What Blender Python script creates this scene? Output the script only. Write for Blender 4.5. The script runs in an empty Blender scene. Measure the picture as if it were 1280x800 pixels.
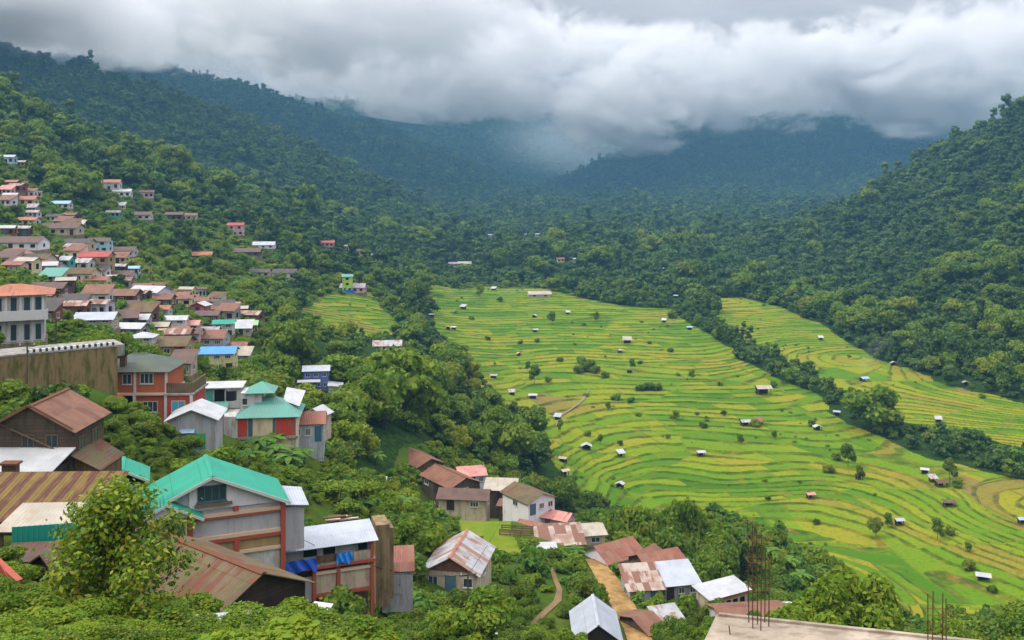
import bpy, math, random
import numpy as np
from mathutils import Vector, Matrix

random.seed(7)
S = bpy.context.scene
COL = S.collection
R = math.radians

# ------------------------------------------------------------------ camera
FPX = 1200.0            # focal length in pixels of a 1280 px wide picture
HOR = 235.0             # height of the horizon in that picture
cam = bpy.data.cameras.new('camera')
camo = bpy.data.objects.new('camera', cam)
COL.objects.link(camo)
S.camera = camo
cam.sensor_width = 36.0
cam.lens = FPX / 1280.0 * 36.0
cam.shift_y = -(400.0 - HOR) / 1280.0
cam.clip_start = 0.5
cam.clip_end = 20000
camo.location = (0, 0, 0)
camo.rotation_euler = (R(90), 0, 0)

# ------------------------------------------------------------------ light
SUN_EL, SUN_AZ = R(50), R(-100)          # azimuth measured from +Y (view direction) to the right
sun = bpy.data.lights.new('sun', 'SUN')
sun.energy = 1.5
sun.angle = R(11)
sun.color = (1.0, 0.94, 0.80)
suno = bpy.data.objects.new('sun', sun)
COL.objects.link(suno)
sd = Vector((math.sin(SUN_AZ) * math.cos(SUN_EL), math.cos(SUN_AZ) * math.cos(SUN_EL), math.sin(SUN_EL)))
suno.rotation_euler = sd.to_track_quat('Z', 'Y').to_euler()

S.view_settings.view_transform = 'Standard'
S.view_settings.look = 'None'
S.view_settings.exposure = 0.86
S.view_settings.gamma = 1.0
S.view_settings.use_curve_mapping = False
S.cycles.volume_bounces = 4
S.cycles.max_bounces = 6
S.cycles.diffuse_bounces = 2
S.cycles.transparent_max_bounces = 8
S.cycles.volume_step_rate = 1.0
S.cycles.volume_max_steps = 256
S.cycles.use_denoising = True


class NT:
    """small helper to write node trees"""
    def __init__(s, tree):
        s.t = tree
        tree.nodes.clear()

    def n(s, typ, ins=None, **kw):
        nd = s.t.nodes.new(typ)
        for k, v in kw.items():
            setattr(nd, k, v)
        for k, v in (ins or {}).items():
            s.set(nd.inputs[k], v)
        return nd

    def set(s, sock, v):
        if hasattr(v, 'is_output'):
            s.t.links.new(v, sock)
        elif hasattr(v, 'outputs'):
            s.t.links.new(v.outputs[0], sock)
        else:
            sock.default_value = v

    def m(s, op, a, b=None, c=None, clamp=False):
        nd = s.t.nodes.new('ShaderNodeMath')
        nd.operation = op
        nd.use_clamp = clamp
        for i, v in enumerate((a, b, c)):
            if v is not None:
                s.set(nd.inputs[i], v)
        return nd.outputs[0]

    def vm(s, op, a, b=None):
        nd = s.t.nodes.new('ShaderNodeVectorMath')
        nd.operation = op
        s.set(nd.inputs[0], a)
        if b is not None:
            s.set(nd.inputs[3 if op == 'SCALE' else 1], b)
        return nd.outputs['Value'] if op in ('LENGTH', 'DOT_PRODUCT') else nd.outputs[0]

    def mix(s, f, a, b, blend='MIX'):
        nd = s.t.nodes.new('ShaderNodeMix')
        nd.data_type = 'RGBA'
        nd.blend_type = blend
        s.set(nd.inputs[0], f)
        s.set(nd.inputs[6], a if not isinstance(a, tuple) else (*a[:3], 1))
        s.set(nd.inputs[7], b if not isinstance(b, tuple) else (*b[:3], 1))
        return nd.outputs[2]

    def noise(s, vec, scale, detail=3.0, rough=0.55, dist=0.0, col=False):
        nd = s.n('ShaderNodeTexNoise', {'Scale': scale, 'Detail': detail, 'Roughness': rough, 'Distortion': dist})
        if vec is not None:
            s.set(nd.inputs['Vector'], vec)
        return nd.outputs[1 if col else 0]

    def ramp(s, f, pts, interp='LINEAR'):
        nd = s.t.nodes.new('ShaderNodeValToRGB')
        e = nd.color_ramp.elements
        nd.color_ramp.interpolation = interp
        while len(e) < len(pts):
            e.new(0.5)
        for el, (p, c) in zip(e, pts):
            el.position = p
            el.color = (*c, 1) if isinstance(c, tuple) else (c, c, c, 1)
        s.set(nd.inputs[0], f)
        return nd.outputs[0]

    def ss(s, x, a, b):
        nd = s.t.nodes.new('ShaderNodeMapRange')
        nd.interpolation_type = 'SMOOTHSTEP'
        s.set(nd.inputs[0], x)
        nd.inputs[1].default_value = a
        nd.inputs[2].default_value = b
        return nd.outputs[0]


# ------------------------------------------------------------------ sky
world = bpy.data.worlds.new('World')
S.world = world
world.use_nodes = True
w = NT(world.node_tree)
sky = w.n('ShaderNodeTexSky', sky_type='NISHITA', sun_disc=False, sun_elevation=SUN_EL, sun_rotation=SUN_AZ)
bgA = w.n('ShaderNodeBackground', {'Color': sky, 'Strength': 0.1})
tc = w.n('ShaderNodeTexCoord')
gen = tc.outputs['Generated']
sep = w.n('ShaderNodeSeparateXYZ', {0: gen})
zz = w.m('MAXIMUM', sep.outputs[2], 0.0)
den = w.m('ADD', zz, 0.16)
pv = w.n('ShaderNodeCombineXYZ', {0: w.m('DIVIDE', sep.outputs[0], den), 1: w.m('DIVIDE', sep.outputs[1], den), 2: w.m('MULTIPLY', sep.outputs[2], 3.0)})
c1 = w.noise(pv, 0.95, 6.0, 0.56, 0.35)
c2 = w.noise(w.vm('ADD', pv, (7.3, 2.1, 0.0)), 2.6, 5.0, 0.6, 0.5)
cl = w.m('ADD', w.m('MULTIPLY', c1, 0.7), w.m('MULTIPLY', c2, 0.3))
ccol = w.ramp(cl, [(0.30, (0.27, 0.272, 0.292)), (0.43, (0.325, 0.324, 0.340)), (0.56, (0.385, 0.380, 0.394)), (0.70, (0.46, 0.455, 0.463))])
# an overcast sky is about three times as bright overhead as at the horizon
lift = w.m('ADD', 0.82, w.m('MULTIPLY', w.m('POWER', zz, 1.5), 4.6))
bgB = w.n('ShaderNodeBackground', {'Color': ccol, 'Strength': lift})
cover = w.m('ADD', 0.94, w.m('MULTIPLY', w.ss(c1, 0.62, 0.4), 0.06))
mixw = w.n('ShaderNodeMixShader', {0: cover, 1: bgA, 2: bgB})
w.n('ShaderNodeOutputWorld', {0: mixw})
# ------------------------------------------------------------------ small numpy toolbox
def hsh(ix, iy, seed):
    h = (ix.astype(np.int64) * 374761393 + iy.astype(np.int64) * 668265263 + seed * 1442695041) & 0xFFFFFFFF
    h = ((h ^ (h >> 13)) * 1274126177) & 0xFFFFFFFF
    h = h ^ (h >> 16)
    return (h & 0xFFFF) / 65535.0


def vnoise(x, y, seed=0):
    x = np.asarray(x, float); y = np.asarray(y, float)
    ix = np.floor(x); iy = np.floor(y)
    fx = x - ix; fy = y - iy
    fx = fx * fx * (3 - 2 * fx); fy = fy * fy * (3 - 2 * fy)
    a = hsh(ix, iy, seed); b = hsh(ix + 1, iy, seed); c = hsh(ix, iy + 1, seed); d = hsh(ix + 1, iy + 1, seed)
    return (a * (1 - fx) + b * fx) * (1 - fy) + (c * (1 - fx) + d * fx) * fy - 0.5


def fbm(x, y, seed=0, o=4):
    r = 0; a = 1.0
    for i in range(o):
        r = r + a * vnoise(x, y, seed + i * 17)
        x = x * 2.03 + 11.3; y = y * 2.03 - 5.7; a *= 0.5
    return r


def sstep(a, b, x):
    t = np.clip((x - a) / (b - a), 0, 1)
    return t * t * (3 - 2 * t)


# ------------------------------------------------------------------ terrain
# points read off the picture: column, row, distance ahead in metres -> they fix the lie of the land
CP = [
 # bank below the viewer and the near village slope
 (-200, 800, 20), (0, 790, 28), (60, 800, 30), (200, 812, 33), (330, 800, 42), (480, 820, 62), (640, 830, 70), (900, 900, 40), (1200, 900, 40),
 (1400, 850, 60), (30, 610, 58), (60, 730, 40), (250, 745, 55), (270, 725, 69), (410, 775, 76), (0, 500, 92), (130, 480, 98),
 (20, 428, 112), (175, 530, 104), (240, 562, 99), (310, 550, 116), (395, 486, 215), (390, 560, 122),
 (330, 610, 98), (430, 640, 104), (500, 740, 96), (582, 745, 100), (600, 695, 121), (640, 790, 95), (748, 810, 95), (770, 725, 119), (800, 790, 101),
 (530, 640, 150), (560, 690, 125), (650, 650, 140), (720, 690, 130), (780, 712, 125), (840, 742, 117), (900, 768, 112), (950, 790, 105), (1000, 775, 135),
 (980, 725, 160), (850, 650, 180), (1100, 790, 160), (1280, 830, 150), (450, 560, 160), (560, 575, 180), (500, 490, 222),
 (640, 560, 238), (700, 595, 235), (620, 490, 320), (480, 440, 300), (430, 385, 400), (460, 372, 440), (510, 345, 560),
 # town hillside
 (300, 425, 225), (260, 470, 160), (180, 430, 175), (120, 415, 150), (100, 350, 275), (240, 350, 330), (20, 312, 270), (10, 340, 215), (130, 292, 360),
 (345, 347, 420), (292, 294, 480), (150, 243, 460), (10, 205, 400), (225, 275, 470), (410, 305, 610), (570, 332, 720), (330, 390, 300), (-200, 330, 200), (-200, 200, 330),
 (-150, 440, 100),
 # near ridge behind the town
 (-200, 100, 480), (0, 128, 520), (130, 178, 560), (250, 225, 640), (370, 262, 750), (500, 298, 860),
 # terraced floor
 (750, 775, 180), (900, 676, 215), (780, 605, 250), (900, 605, 250), (1020, 612, 247), (760, 533, 300), (900, 533, 300), (1020, 530, 302), (650, 482, 350),
 (800, 482, 350), (950, 482, 350), (600, 432, 420), (760, 432, 420), (900, 432, 420), (560, 391, 500), (700, 391, 500), (850, 391, 500), (540, 358, 600), (680, 360, 595), (830, 372, 560),
 (1280, 750, 183), (1100, 660, 222), (1280, 650, 215), (1180, 585, 258), (1500, 700, 190),
 (1280, 560, 283), (1280, 505, 315), (1100, 442, 425), (1050, 490, 343), (900, 376, 545), (1030, 410, 465), (1400, 520, 300),
 # wooded hill on the right
 (1280, 400, 400), (1280, 300, 520), (1280, 205, 690), (1280, 142, 810), (1150, 360, 545), (1150, 260, 770), (1165, 200, 880), (1050, 335, 710), (1050, 258, 970),
 (960, 302, 1000), (1600, 300, 420), (1600, 100, 620), (1500, 80, 720), (1600, 480, 280),
 # floor beyond the fields
 (640, 318, 760), (800, 330, 720), (760, 296, 1000), (600, 300, 980), (900, 306, 930),
]
CPX = [(300, 1000, -35), (560, 1000, 25), (620, 850, 60), (-420, 800, -10), (-300, 900, -45), (0, -40, -6), (-60, -40, -2), (60, -40, -8), (0, 6, -6.5), (-15, 8, -7.5), (14, 9, -9.5), (-40, 10, -6), (40, 12, -14),
       (150, 60, -40), (100, 100, -52), (-60, 60, -9)]
C = np.array([((px - 640) / FPX * d, d, (HOR - py) / FPX * d) for px, py, d in CP] + CPX, float)




def _tk(d2):
    return 0.5 * d2 * np.log(d2 + 1e-9)


NCP = len(C)
sc_ = 100.0
P_ = C[:, :2] / sc_
K_ = _tk(((P_[:, None] - P_[None]) ** 2).sum(-1)) + np.eye(NCP) * 0.0015
A_ = np.zeros((NCP + 3, NCP + 3))
A_[:NCP, :NCP] = K_
A_[:NCP, NCP] = 1; A_[:NCP, NCP + 1:] = P_
A_[NCP:, :NCP] = A_[:NCP, NCP:].T
W_ = np.linalg.solve(A_, np.concatenate([C[:, 2], np.zeros(3)]))


def tps(x, y):
    q = np.stack([x, y], -1) / sc_
    out = np.empty(len(q))
    for i in range(0, len(q), 40000):
        p = q[i:i + 40000]
        d2 = (p[:, None, 0] - P_[None, :, 0]) ** 2 + (p[:, None, 1] - P_[None, :, 1]) ** 2
        out[i:i + 40000] = _tk(d2) @ W_[:NCP] + W_[NCP] + p @ W_[NCP + 1:]
    return out


RIDGES = [  # column, row, distance; slope of the flanks
 ([(-500, -20, 900), (-200, 20, 1000), (0, 58, 1080), (100, 84, 1130), (200, 116, 1200), (300, 172, 1280), (420, 240, 1380), (540, 284, 1480)], 0.50),
 ([(60, 60, 2000), (220, 92, 2000), (290, 106, 2050), (350, 136, 2100), (460, 160, 2250), (560, 208, 2450), (640, 238, 2600), (720, 262, 2700)], 0.48),
 ([(300, 90, 3000), (480, 120, 3100), (600, 132, 3200), (660, 140, 3250), (740, 140, 3300), (840, 140, 3300), (960, 140, 3200)], 0.55),
 ([(722, 256, 2500), (760, 224, 2550), (800, 192, 2600), (860, 160, 2680), (950, 142, 2750), (1080, 140, 2850), (1200, 140, 2900), (1320, 110, 2900), (1600, 60, 2900)], 0.42),
 ([(950, 150, 2700), (900, 215, 2250), (860, 255, 1900)], 0.40),
 ([(1180, 145, 2850), (1120, 205, 2300), (1030, 262, 1800)], 0.40),
 ([(300, 172, 1280), (330, 215, 1120), (400, 262, 1000)], 0.42),
 ([(460, 160, 2250), (500, 215, 1950), (560, 262, 1750)], 0.42),
]
RW = [(np.array([((a - 640) / FPX * d, d, (HOR - b) / FPX * d) for a, b, d in pts]), sl) for pts, sl in RIDGES]


def mountains(x, y):
    h = np.full(len(x), -1e3)
    wx = x + 90 * fbm(x / 320, y / 320, 5, 3)
    wy = y + 90 * fbm(x / 320, y / 320, 9, 3)
    for pts, sl in RW:
        best = np.full(len(x), -1e3)
        for a, b in zip(pts[:-1], pts[1:]):
            ab = b[:2] - a[:2]
            t = np.clip(((wx - a[0]) * ab[0] + (wy - a[1]) * ab[1]) / (ab @ ab), 0, 1)
            d = np.hypot(x - a[0] - t * ab[0], y - a[1] - t * ab[1])
            best = np.maximum(best, a[2] + t * (b[2] - a[2]) - sl * d * (0.75 + 0.25 * np.tanh(d / 300)))
        k = 14.0
        m = np.maximum(h, best)
        h = m + k * np.log(np.exp((h - m) / k) + np.exp((best - m) / k))
    return np.minimum(h + 26 * fbm(x / 210, y / 210, 31, 4) * np.clip((y - 900) / 500, 0.15, 1), 262)


def H0(x, y):
    x = np.atleast_1d(np.asarray(x, float)).ravel(); y = np.atleast_1d(np.asarray(y, float)).ravel()
    yc = np.minimum(y, 1150)
    base = tps(np.clip(x, -520, 640) * 1.0, yc)
    base = np.clip(base, -90, 130)
    floor = -52 + (y - 1000) * 0.028 + 6 * fbm(x / 160, y / 160, 3, 3)
    wgt = sstep(880, 1150, y)
    h = base * (1 - wgt) + floor * wgt
    far = y > 640
    if far.any():
        mm = mountains(x[far], y[far])
        k = 8.0
        b = h[far]
        top = np.maximum(b, mm)
        h[far] = top + k * np.log(np.exp((b - top) / k) + np.exp((mm - top) / k)) * 1.0
    mid = (y > 60)
    h[mid] += (0.5 * fbm(x[mid] / 44, y[mid] / 40, 71, 2)) * np.clip((y[mid] - 60) / 120, 0, 1)
    return h


def hit(px, py, ymin=12.0, ymax=3600.0):
    """where the sight line through a picture point meets the land"""
    u = (px - 640) / FPX; v = (HOR - py) / FPX
    ys = np.geomspace(ymin, ymax, 1100)
    d = H0(u * ys, ys) - v * ys
    k = np.argmax(d >= 0)
    if d[k] < 0:
        k = len(ys) - 1
    if k == 0:
        y = ys[0]
    else:
        t = d[k - 1] / (d[k - 1] - d[k] + 1e-9)
        y = ys[k - 1] + t * (ys[k] - ys[k - 1])
    return Vector((u * y, y, float(H0(u * y, y)[0])))


def hz(x, y):
    return float(H0(x, y)[0])


def poly(pts):
    return np.array([hit(*p)[:2] for p in pts])


def inside(x, y, pg):
    r = np.zeros(len(x), bool)
    j = len(pg) - 1
    for i in range(len(pg)):
        xi, yi = pg[i]; xj, yj = pg[j]
        c = ((yi > y) != (yj > y)) & (x < (xj - xi) * (y - yi) / (yj - yi + 1e-12) + xi)
        r ^= c
        j = i
    return r


F_MAIN = poly([(528, 352), (600, 358), (680, 362), (770, 382), (840, 388), (880, 415), (930, 450), (1010, 492), (1060, 528), (1130, 560), (1190, 582), (1290, 608), (1400, 640), (1400, 840),
               (1190, 800), (1130, 762), (1060, 725), (1000, 690), (930, 655), (850, 642), (770, 640), (735, 620), (705, 590), (690, 570), (660, 545), (630, 510), (590, 480), (560, 440), (545, 410)])
F_RIGHT = poly([(880, 374), (925, 372), (965, 382), (1030, 408), (1090, 444), (1180, 478), (1290, 510), (1400, 535), (1400, 588), (1280, 562), (1200, 544), (1110, 523), (1050, 494), (1010, 465), (960, 440), (905, 410)])
F_LEFT = poly([(395, 372), (430, 366), (466, 366), (478, 385), (495, 400), (505, 424), (440, 420), (405, 405), (380, 390)])
FIELDS = [F_MAIN, F_RIGHT, F_LEFT]
STEP = 0.31


def blocks(x, y):
    """irregular holdings: every one has its own set of terrace levels"""
    sx, sy = 52.0, 30.0
    wx = x + 9 * fbm(x / 25, y / 25, 83, 2); wy = y + 6 * fbm(x / 25, y / 25, 87, 2)
    gx_, gy_ = np.floor(wx / sx), np.floor(wy / sy)
    best = np.full(len(x), 1e9); bid = np.zeros(len(x))
    for i in (-1, 0, 1):
        for j in (-1, 0, 1):
            cx, cy = gx_ + i, gy_ + j
            px_ = (cx + .5 + .8 * (hsh(cx, cy, 3) - .5)) * sx; py_ = (cy + .5 + .8 * (hsh(cx, cy, 4) - .5)) * sy
            d = ((wx - px_) / sx) ** 2 + ((wy - py_) / sy) ** 2
            k = d < best
            best = np.where(k, d, best); bid = np.where(k, hsh(cx, cy, 7), bid)
    return bid


def th_of(x, y):
    return _th(x, y, H0(x, y))


def _th(x, y, h):
    b = blocks(x, y)
    tilt = ((b * 7.3) % 1 - .5) * .022 * (x - 40)
    # terraces are laid out along the valley: the cross fall at the margins counts little
    pro = np.interp(y, [150, 180, 215, 250, 300, 350, 420, 500, 600, 720], [-83, -81, -79, -77, -74.5, -72, -69, -65, -61.5, -57])
    lw = .12 + .43 * sstep(110, 40, x) + .27 * sstep(40, -20, x)
    h = h * (1 - lw) + pro * lw
    return (h + 0.42 * fbm(x / 75, y / 60, 41, 2) + 0.15 * fbm(x / 22, y / 16, 43, 2) + 0.07 * fbm(x / 7, y / 5, 47, 2) + tilt) / STEP / (0.75 + .5 * ((b * 13.7) % 1)) + b * 29


def in_field(x, y):
    x = np.atleast_1d(np.asarray(x, float)); y = np.atleast_1d(np.asarray(y, float))
    wx = x + 5 * fbm(x / 18, y / 18, 61, 3); wy = y + 9 * fbm(x / 18, y / 18, 67, 3)
    f = np.zeros(len(x), bool)
    for pg in FIELDS:
        f |= inside(wx, wy, pg)
    return f


# ---- ground mesh: rows ahead of the viewer, columns fanning out
us = (np.arange(-460, 1745, 2.6) - 640) / FPX
ys = np.concatenate([np.geomspace(5, 90, 110), np.arange(91, 180, 1.1), np.arange(180, 420, 0.62), np.arange(420, 640, 0.95), np.geomspace(642, 1500, 170), np.geomspace(1510, 3800, 150)])
UU, YY = np.meshgrid(us, ys)
gx = (UU * (YY + 0)).ravel(); gy = YY.ravel()
near = np.clip((30 - gy) / 25, 0, 1)
gx = gx * (1 + near * 2.5)
gz = H0(gx, gy)
fm = in_field(gx, gy) & (gy > 150)
th = _th(gx, gy, gz)
fr = th - np.floor(th)
stepz = (np.floor(th) + sstep(0.78, 0.98, fr) - th + 0.5) * STEP
gz = gz + np.where(fm, stepz, 0.0)
nr, nc = UU.shape


def big_mesh(name, V, F):
    me = bpy.data.meshes.new(name)
    V = np.ascontiguousarray(V, np.float32); F = np.ascontiguousarray(F, np.int32)
    k = F.shape[1]
    me.vertices.add(len(V)); me.vertices.foreach_set('co', V.ravel())
    me.loops.add(F.size); me.loops.foreach_set('vertex_index', F.ravel())
    me.polygons.add(len(F))
    me.polygons.foreach_set('loop_start', np.arange(0, F.size, k, dtype=np.int32))
    me.update(calc_edges=True)
    return me


idx = np.arange(nr * nc).reshape(nr, nc)
GF = np.stack([idx[:-1, :-1], idx[:-1, 1:], idx[1:, 1:], idx[1:, :-1]], -1).reshape(-1, 4)
gme = big_mesh('ground', np.stack([gx, gy, gz], -1), GF)
gme.polygons.foreach_set('use_smooth', np.ones(len(GF), bool))


def fattr(me, name, arr):
    a = me.attributes.new(name, 'FLOAT', 'POINT')
    a.data.foreach_set('value', np.ascontiguousarray(arr, np.float32))


# forest floor (dark) where woods stand
WOODS = []
MEADOW = [poly([(150, 168), (215, 160), (270, 195), (330, 215), (300, 235), (220, 205), (165, 185)]), poly([(345, 205), (425, 228), (440, 240), (380, 232)])]
YARD = poly([(570, 652), (600, 645), (628, 648), (640, 668), (655, 688), (640, 694), (600, 690), (578, 672)])


def town_mask(x, y):
    return inside(x, y, TOWN)


TOWN = poly([(-250, 470), (-250, 180), (0, 185), (50, 235), (100, 262), (170, 235), (250, 262), (310, 285), (350, 330), (372, 352), (330, 372), (330, 400), (355, 430), (330, 470), (240, 470), (150, 520)])
OPENS = [poly([(380, 340), (480, 345), (500, 380), (505, 425), (380, 425)]), poly([(520, 345), (700, 352), (720, 372), (540, 372)])]
NEARV = poly([(-250, 520), (150, 520), (240, 500), (330, 520), (420, 560), (440, 600), (500, 560), (600, 585), (640, 590), (700, 600), (735, 622), (770, 640), (850, 642), (930, 655), (1000, 690), (1060, 725), (1130, 762), (1190, 800), (1400, 850), (1400, 1200), (-250, 1200)])


def wood_mask(x, y):
    f = ~in_field(x, y)
    f &= ~inside(x, y, TOWN) & ~inside(x, y, NEARV) & ~inside(x, y, YARD)
    for m_ in MEADOW:
        f &= ~inside(x, y, m_)
    for m_ in OPENS:
        f &= ~inside(x, y, m_)
    f &= (y > 90)
    return f


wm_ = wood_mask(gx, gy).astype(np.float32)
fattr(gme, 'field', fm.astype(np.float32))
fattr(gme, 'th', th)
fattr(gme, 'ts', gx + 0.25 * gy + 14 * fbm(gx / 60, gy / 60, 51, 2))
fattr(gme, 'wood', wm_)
fattr(gme, 'blk', blocks(gx, gy))
fattr(gme, 'yard', inside(gx, gy, YARD).astype(np.float32))

MATS = {}


def mat(name):
    m_ = bpy.data.materials.new(name)
    m_.use_nodes = True
    MATS[name] = m_
    return m_, NT(m_.node_tree)


def finish(t, color, rough=0.8, bump=None, bstr=0.3, bdist=0.02, spec=0.2, metal=0.0, **kw):
    ins = {'Base Color': color, 'Roughness': rough, 'Metallic': metal, 'Specular IOR Level': spec}
    b = t.n('ShaderNodeBsdfPrincipled')
    for k, v in ins.items():
        if isinstance(v, tuple):
            v = (*v[:3], 1)
        t.set(b.inputs[k], v)
    if bump is not None:
        bn = t.n('ShaderNodeBump', {'Strength': bstr, 'Distance': bdist, 'Height': bump})
        t.set(b.inputs['Normal'], bn.outputs[0])
    t.n('ShaderNodeOutputMaterial', {0: b})
    return b


def attr(t, name):
    return t.n('ShaderNodeAttribute', attribute_name=name).outputs['Fac']


m_, t = mat('ground_cover')
geo = t.n('ShaderNodeNewGeometry')
pos = geo.outputs['Position']
thn = attr(t, 'th'); tsn = attr(t, 'ts')
row = t.m('FLOOR', thn); frn = t.m('FRACT', thn)
wn1 = t.n('ShaderNodeTexWhiteNoise', {'W': row}, noise_dimensions='1D').outputs[0]
# plots: strips along each terrace, of differing length
al = t.m('ADD', t.m('DIVIDE', tsn, t.m('ADD', 9.0, t.m('MULTIPLY', wn1, 22.0))), t.m('MULTIPLY', wn1, 17.0))
cell = t.m('FLOOR', al); cfr = t.m('FRACT', al)
wv = t.n('ShaderNodeCombineXYZ', {0: row, 1: cell, 2: t.m('FLOOR', t.m('MULTIPLY', attr(t, 'blk'), 40.0))})
wn2 = t.n('ShaderNodeTexWhiteNoise', {'Vector': wv}, noise_dimensions='3D').outputs[0]
row2 = t.m('FLOOR', t.m('DIVIDE', thn, 3.0))
wn3 = t.n('ShaderNodeTexWhiteNoise', {'Vector': t.n('ShaderNodeCombineXYZ', {0: row2, 1: t.m('FLOOR', t.m('DIVIDE', tsn, 60.0))})}, noise_dimensions='2D').outputs[0]
patch = t.noise(pos, 0.011, 3.0, 0.6)
pv_ = t.m('ADD', t.m('ADD', t.m('MULTIPLY', wn2, 0.52), t.m('MULTIPLY', wn3, 0.24)), t.m('MULTIPLY', t.ss(patch, 0.34, 0.68), 0.24))
rice = t.ramp(pv_, [(0.0, (0.030, 0.095, 0.005)), (0.18, (0.056, 0.138, 0.006)), (0.36, (0.093, 0.180, 0.007)), (0.5, (0.138, 0.202, 0.008)), (0.62, (0.188, 0.213, 0.010)), (0.74, (0.220, 0.203, 0.015)), (0.86, (0.185, 0.150, 0.025)), (0.95, (0.19, 0.125, 0.05)), (1.0, (0.12, 0.095, 0.03))])
fine = t.noise(pos, 1.1, 5.0, 0.68)
med = t.noise(t.vm('MULTIPLY', pos, (.5, 1.0, 1.0)), 0.22, 4.0, 0.62)
rice = t.mix(t.m('MULTIPLY', t.ss(fine, 0.46, 0.70), 0.6), rice, (0.04, 0.095, 0.008))
rice = t.mix(t.m('MULTIPLY', t.ss(med, 0.52, 0.70), 0.55), rice, (0.165, 0.165, 0.013))
rice = t.mix(t.m('MULTIPLY', t.ss(t.noise(pos, 0.13, 4.0, 0.65), 0.60, 0.72), 0.6), rice, (0.055, 0.115, 0.010))
bank = t.ramp(t.noise(pos, 0.22, 4.0, 0.65), [(0.40, (0.018, 0.045, 0.005)), (0.53, (0.045, 0.066, 0.008)), (0.62, (0.14, 0.085, 0.020)), (0.75, (0.22, 0.15, 0.055))])
isb = t.m('MULTIPLY', t.ss(t.m('ADD', frn, t.m('MULTIPLY', t.m('SUBTRACT', t.noise(pos, .5, 3.0, .6), .5), .3)), 0.68, 0.82), t.ss(frn, 1.01, 0.96))
rice = t.mix(t.m('MULTIPLY', isb, t.m('ADD', .38, t.m('MULTIPLY', t.ss(med, .35, .6), .45))), rice, bank)
isx = t.ss(cfr, 0.05, 0.015)
rice = t.mix(t.m('MULTIPLY', isx, 0.5), rice, (0.07, 0.09, 0.012))
# open ground: grass, weeds, bare earth
g1 = t.noise(pos, 0.06, 5.0, 0.62)
g2 = t.noise(pos, 0.9, 5.0, 0.65)
grass = t.ramp(g1, [(0.3, (0.024, 0.052, 0.007)), (0.48, (0.050, 0.086, 0.009)), (0.6, (0.088, 0.105, 0.014)), (0.74, (0.12, 0.10, 0.035))])
grass = t.mix(t.m('MULTIPLY', t.ss(g2, 0.45, 0.7), 0.6), grass, (0.03, 0.075, 0.008))
grass = t.mix(t.m('MULTIPLY', t.ss(t.noise(pos, 0.12, 3.0, 0.6), 0.66, 0.78), 0.7), grass, (0.20, 0.14, 0.07))
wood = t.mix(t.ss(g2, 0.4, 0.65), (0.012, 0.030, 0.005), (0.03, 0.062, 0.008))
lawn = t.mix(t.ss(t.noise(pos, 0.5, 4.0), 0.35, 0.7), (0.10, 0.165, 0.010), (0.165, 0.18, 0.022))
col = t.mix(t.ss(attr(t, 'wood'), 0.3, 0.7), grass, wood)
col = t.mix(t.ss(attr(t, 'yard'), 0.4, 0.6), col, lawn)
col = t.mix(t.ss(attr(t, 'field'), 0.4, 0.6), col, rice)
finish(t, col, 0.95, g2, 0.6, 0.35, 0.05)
gme.materials.append(m_)
ground = bpy.data.objects.new('ground', gme)
COL.objects.link(ground)
ground['kind'] = 'structure'
ground['label'] = 'valley ground with terraced rice fields, grassy slopes and forest floor'
BLOCKED = []      # (x, y, radius) of buildings and roads, kept clear of plants
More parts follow.
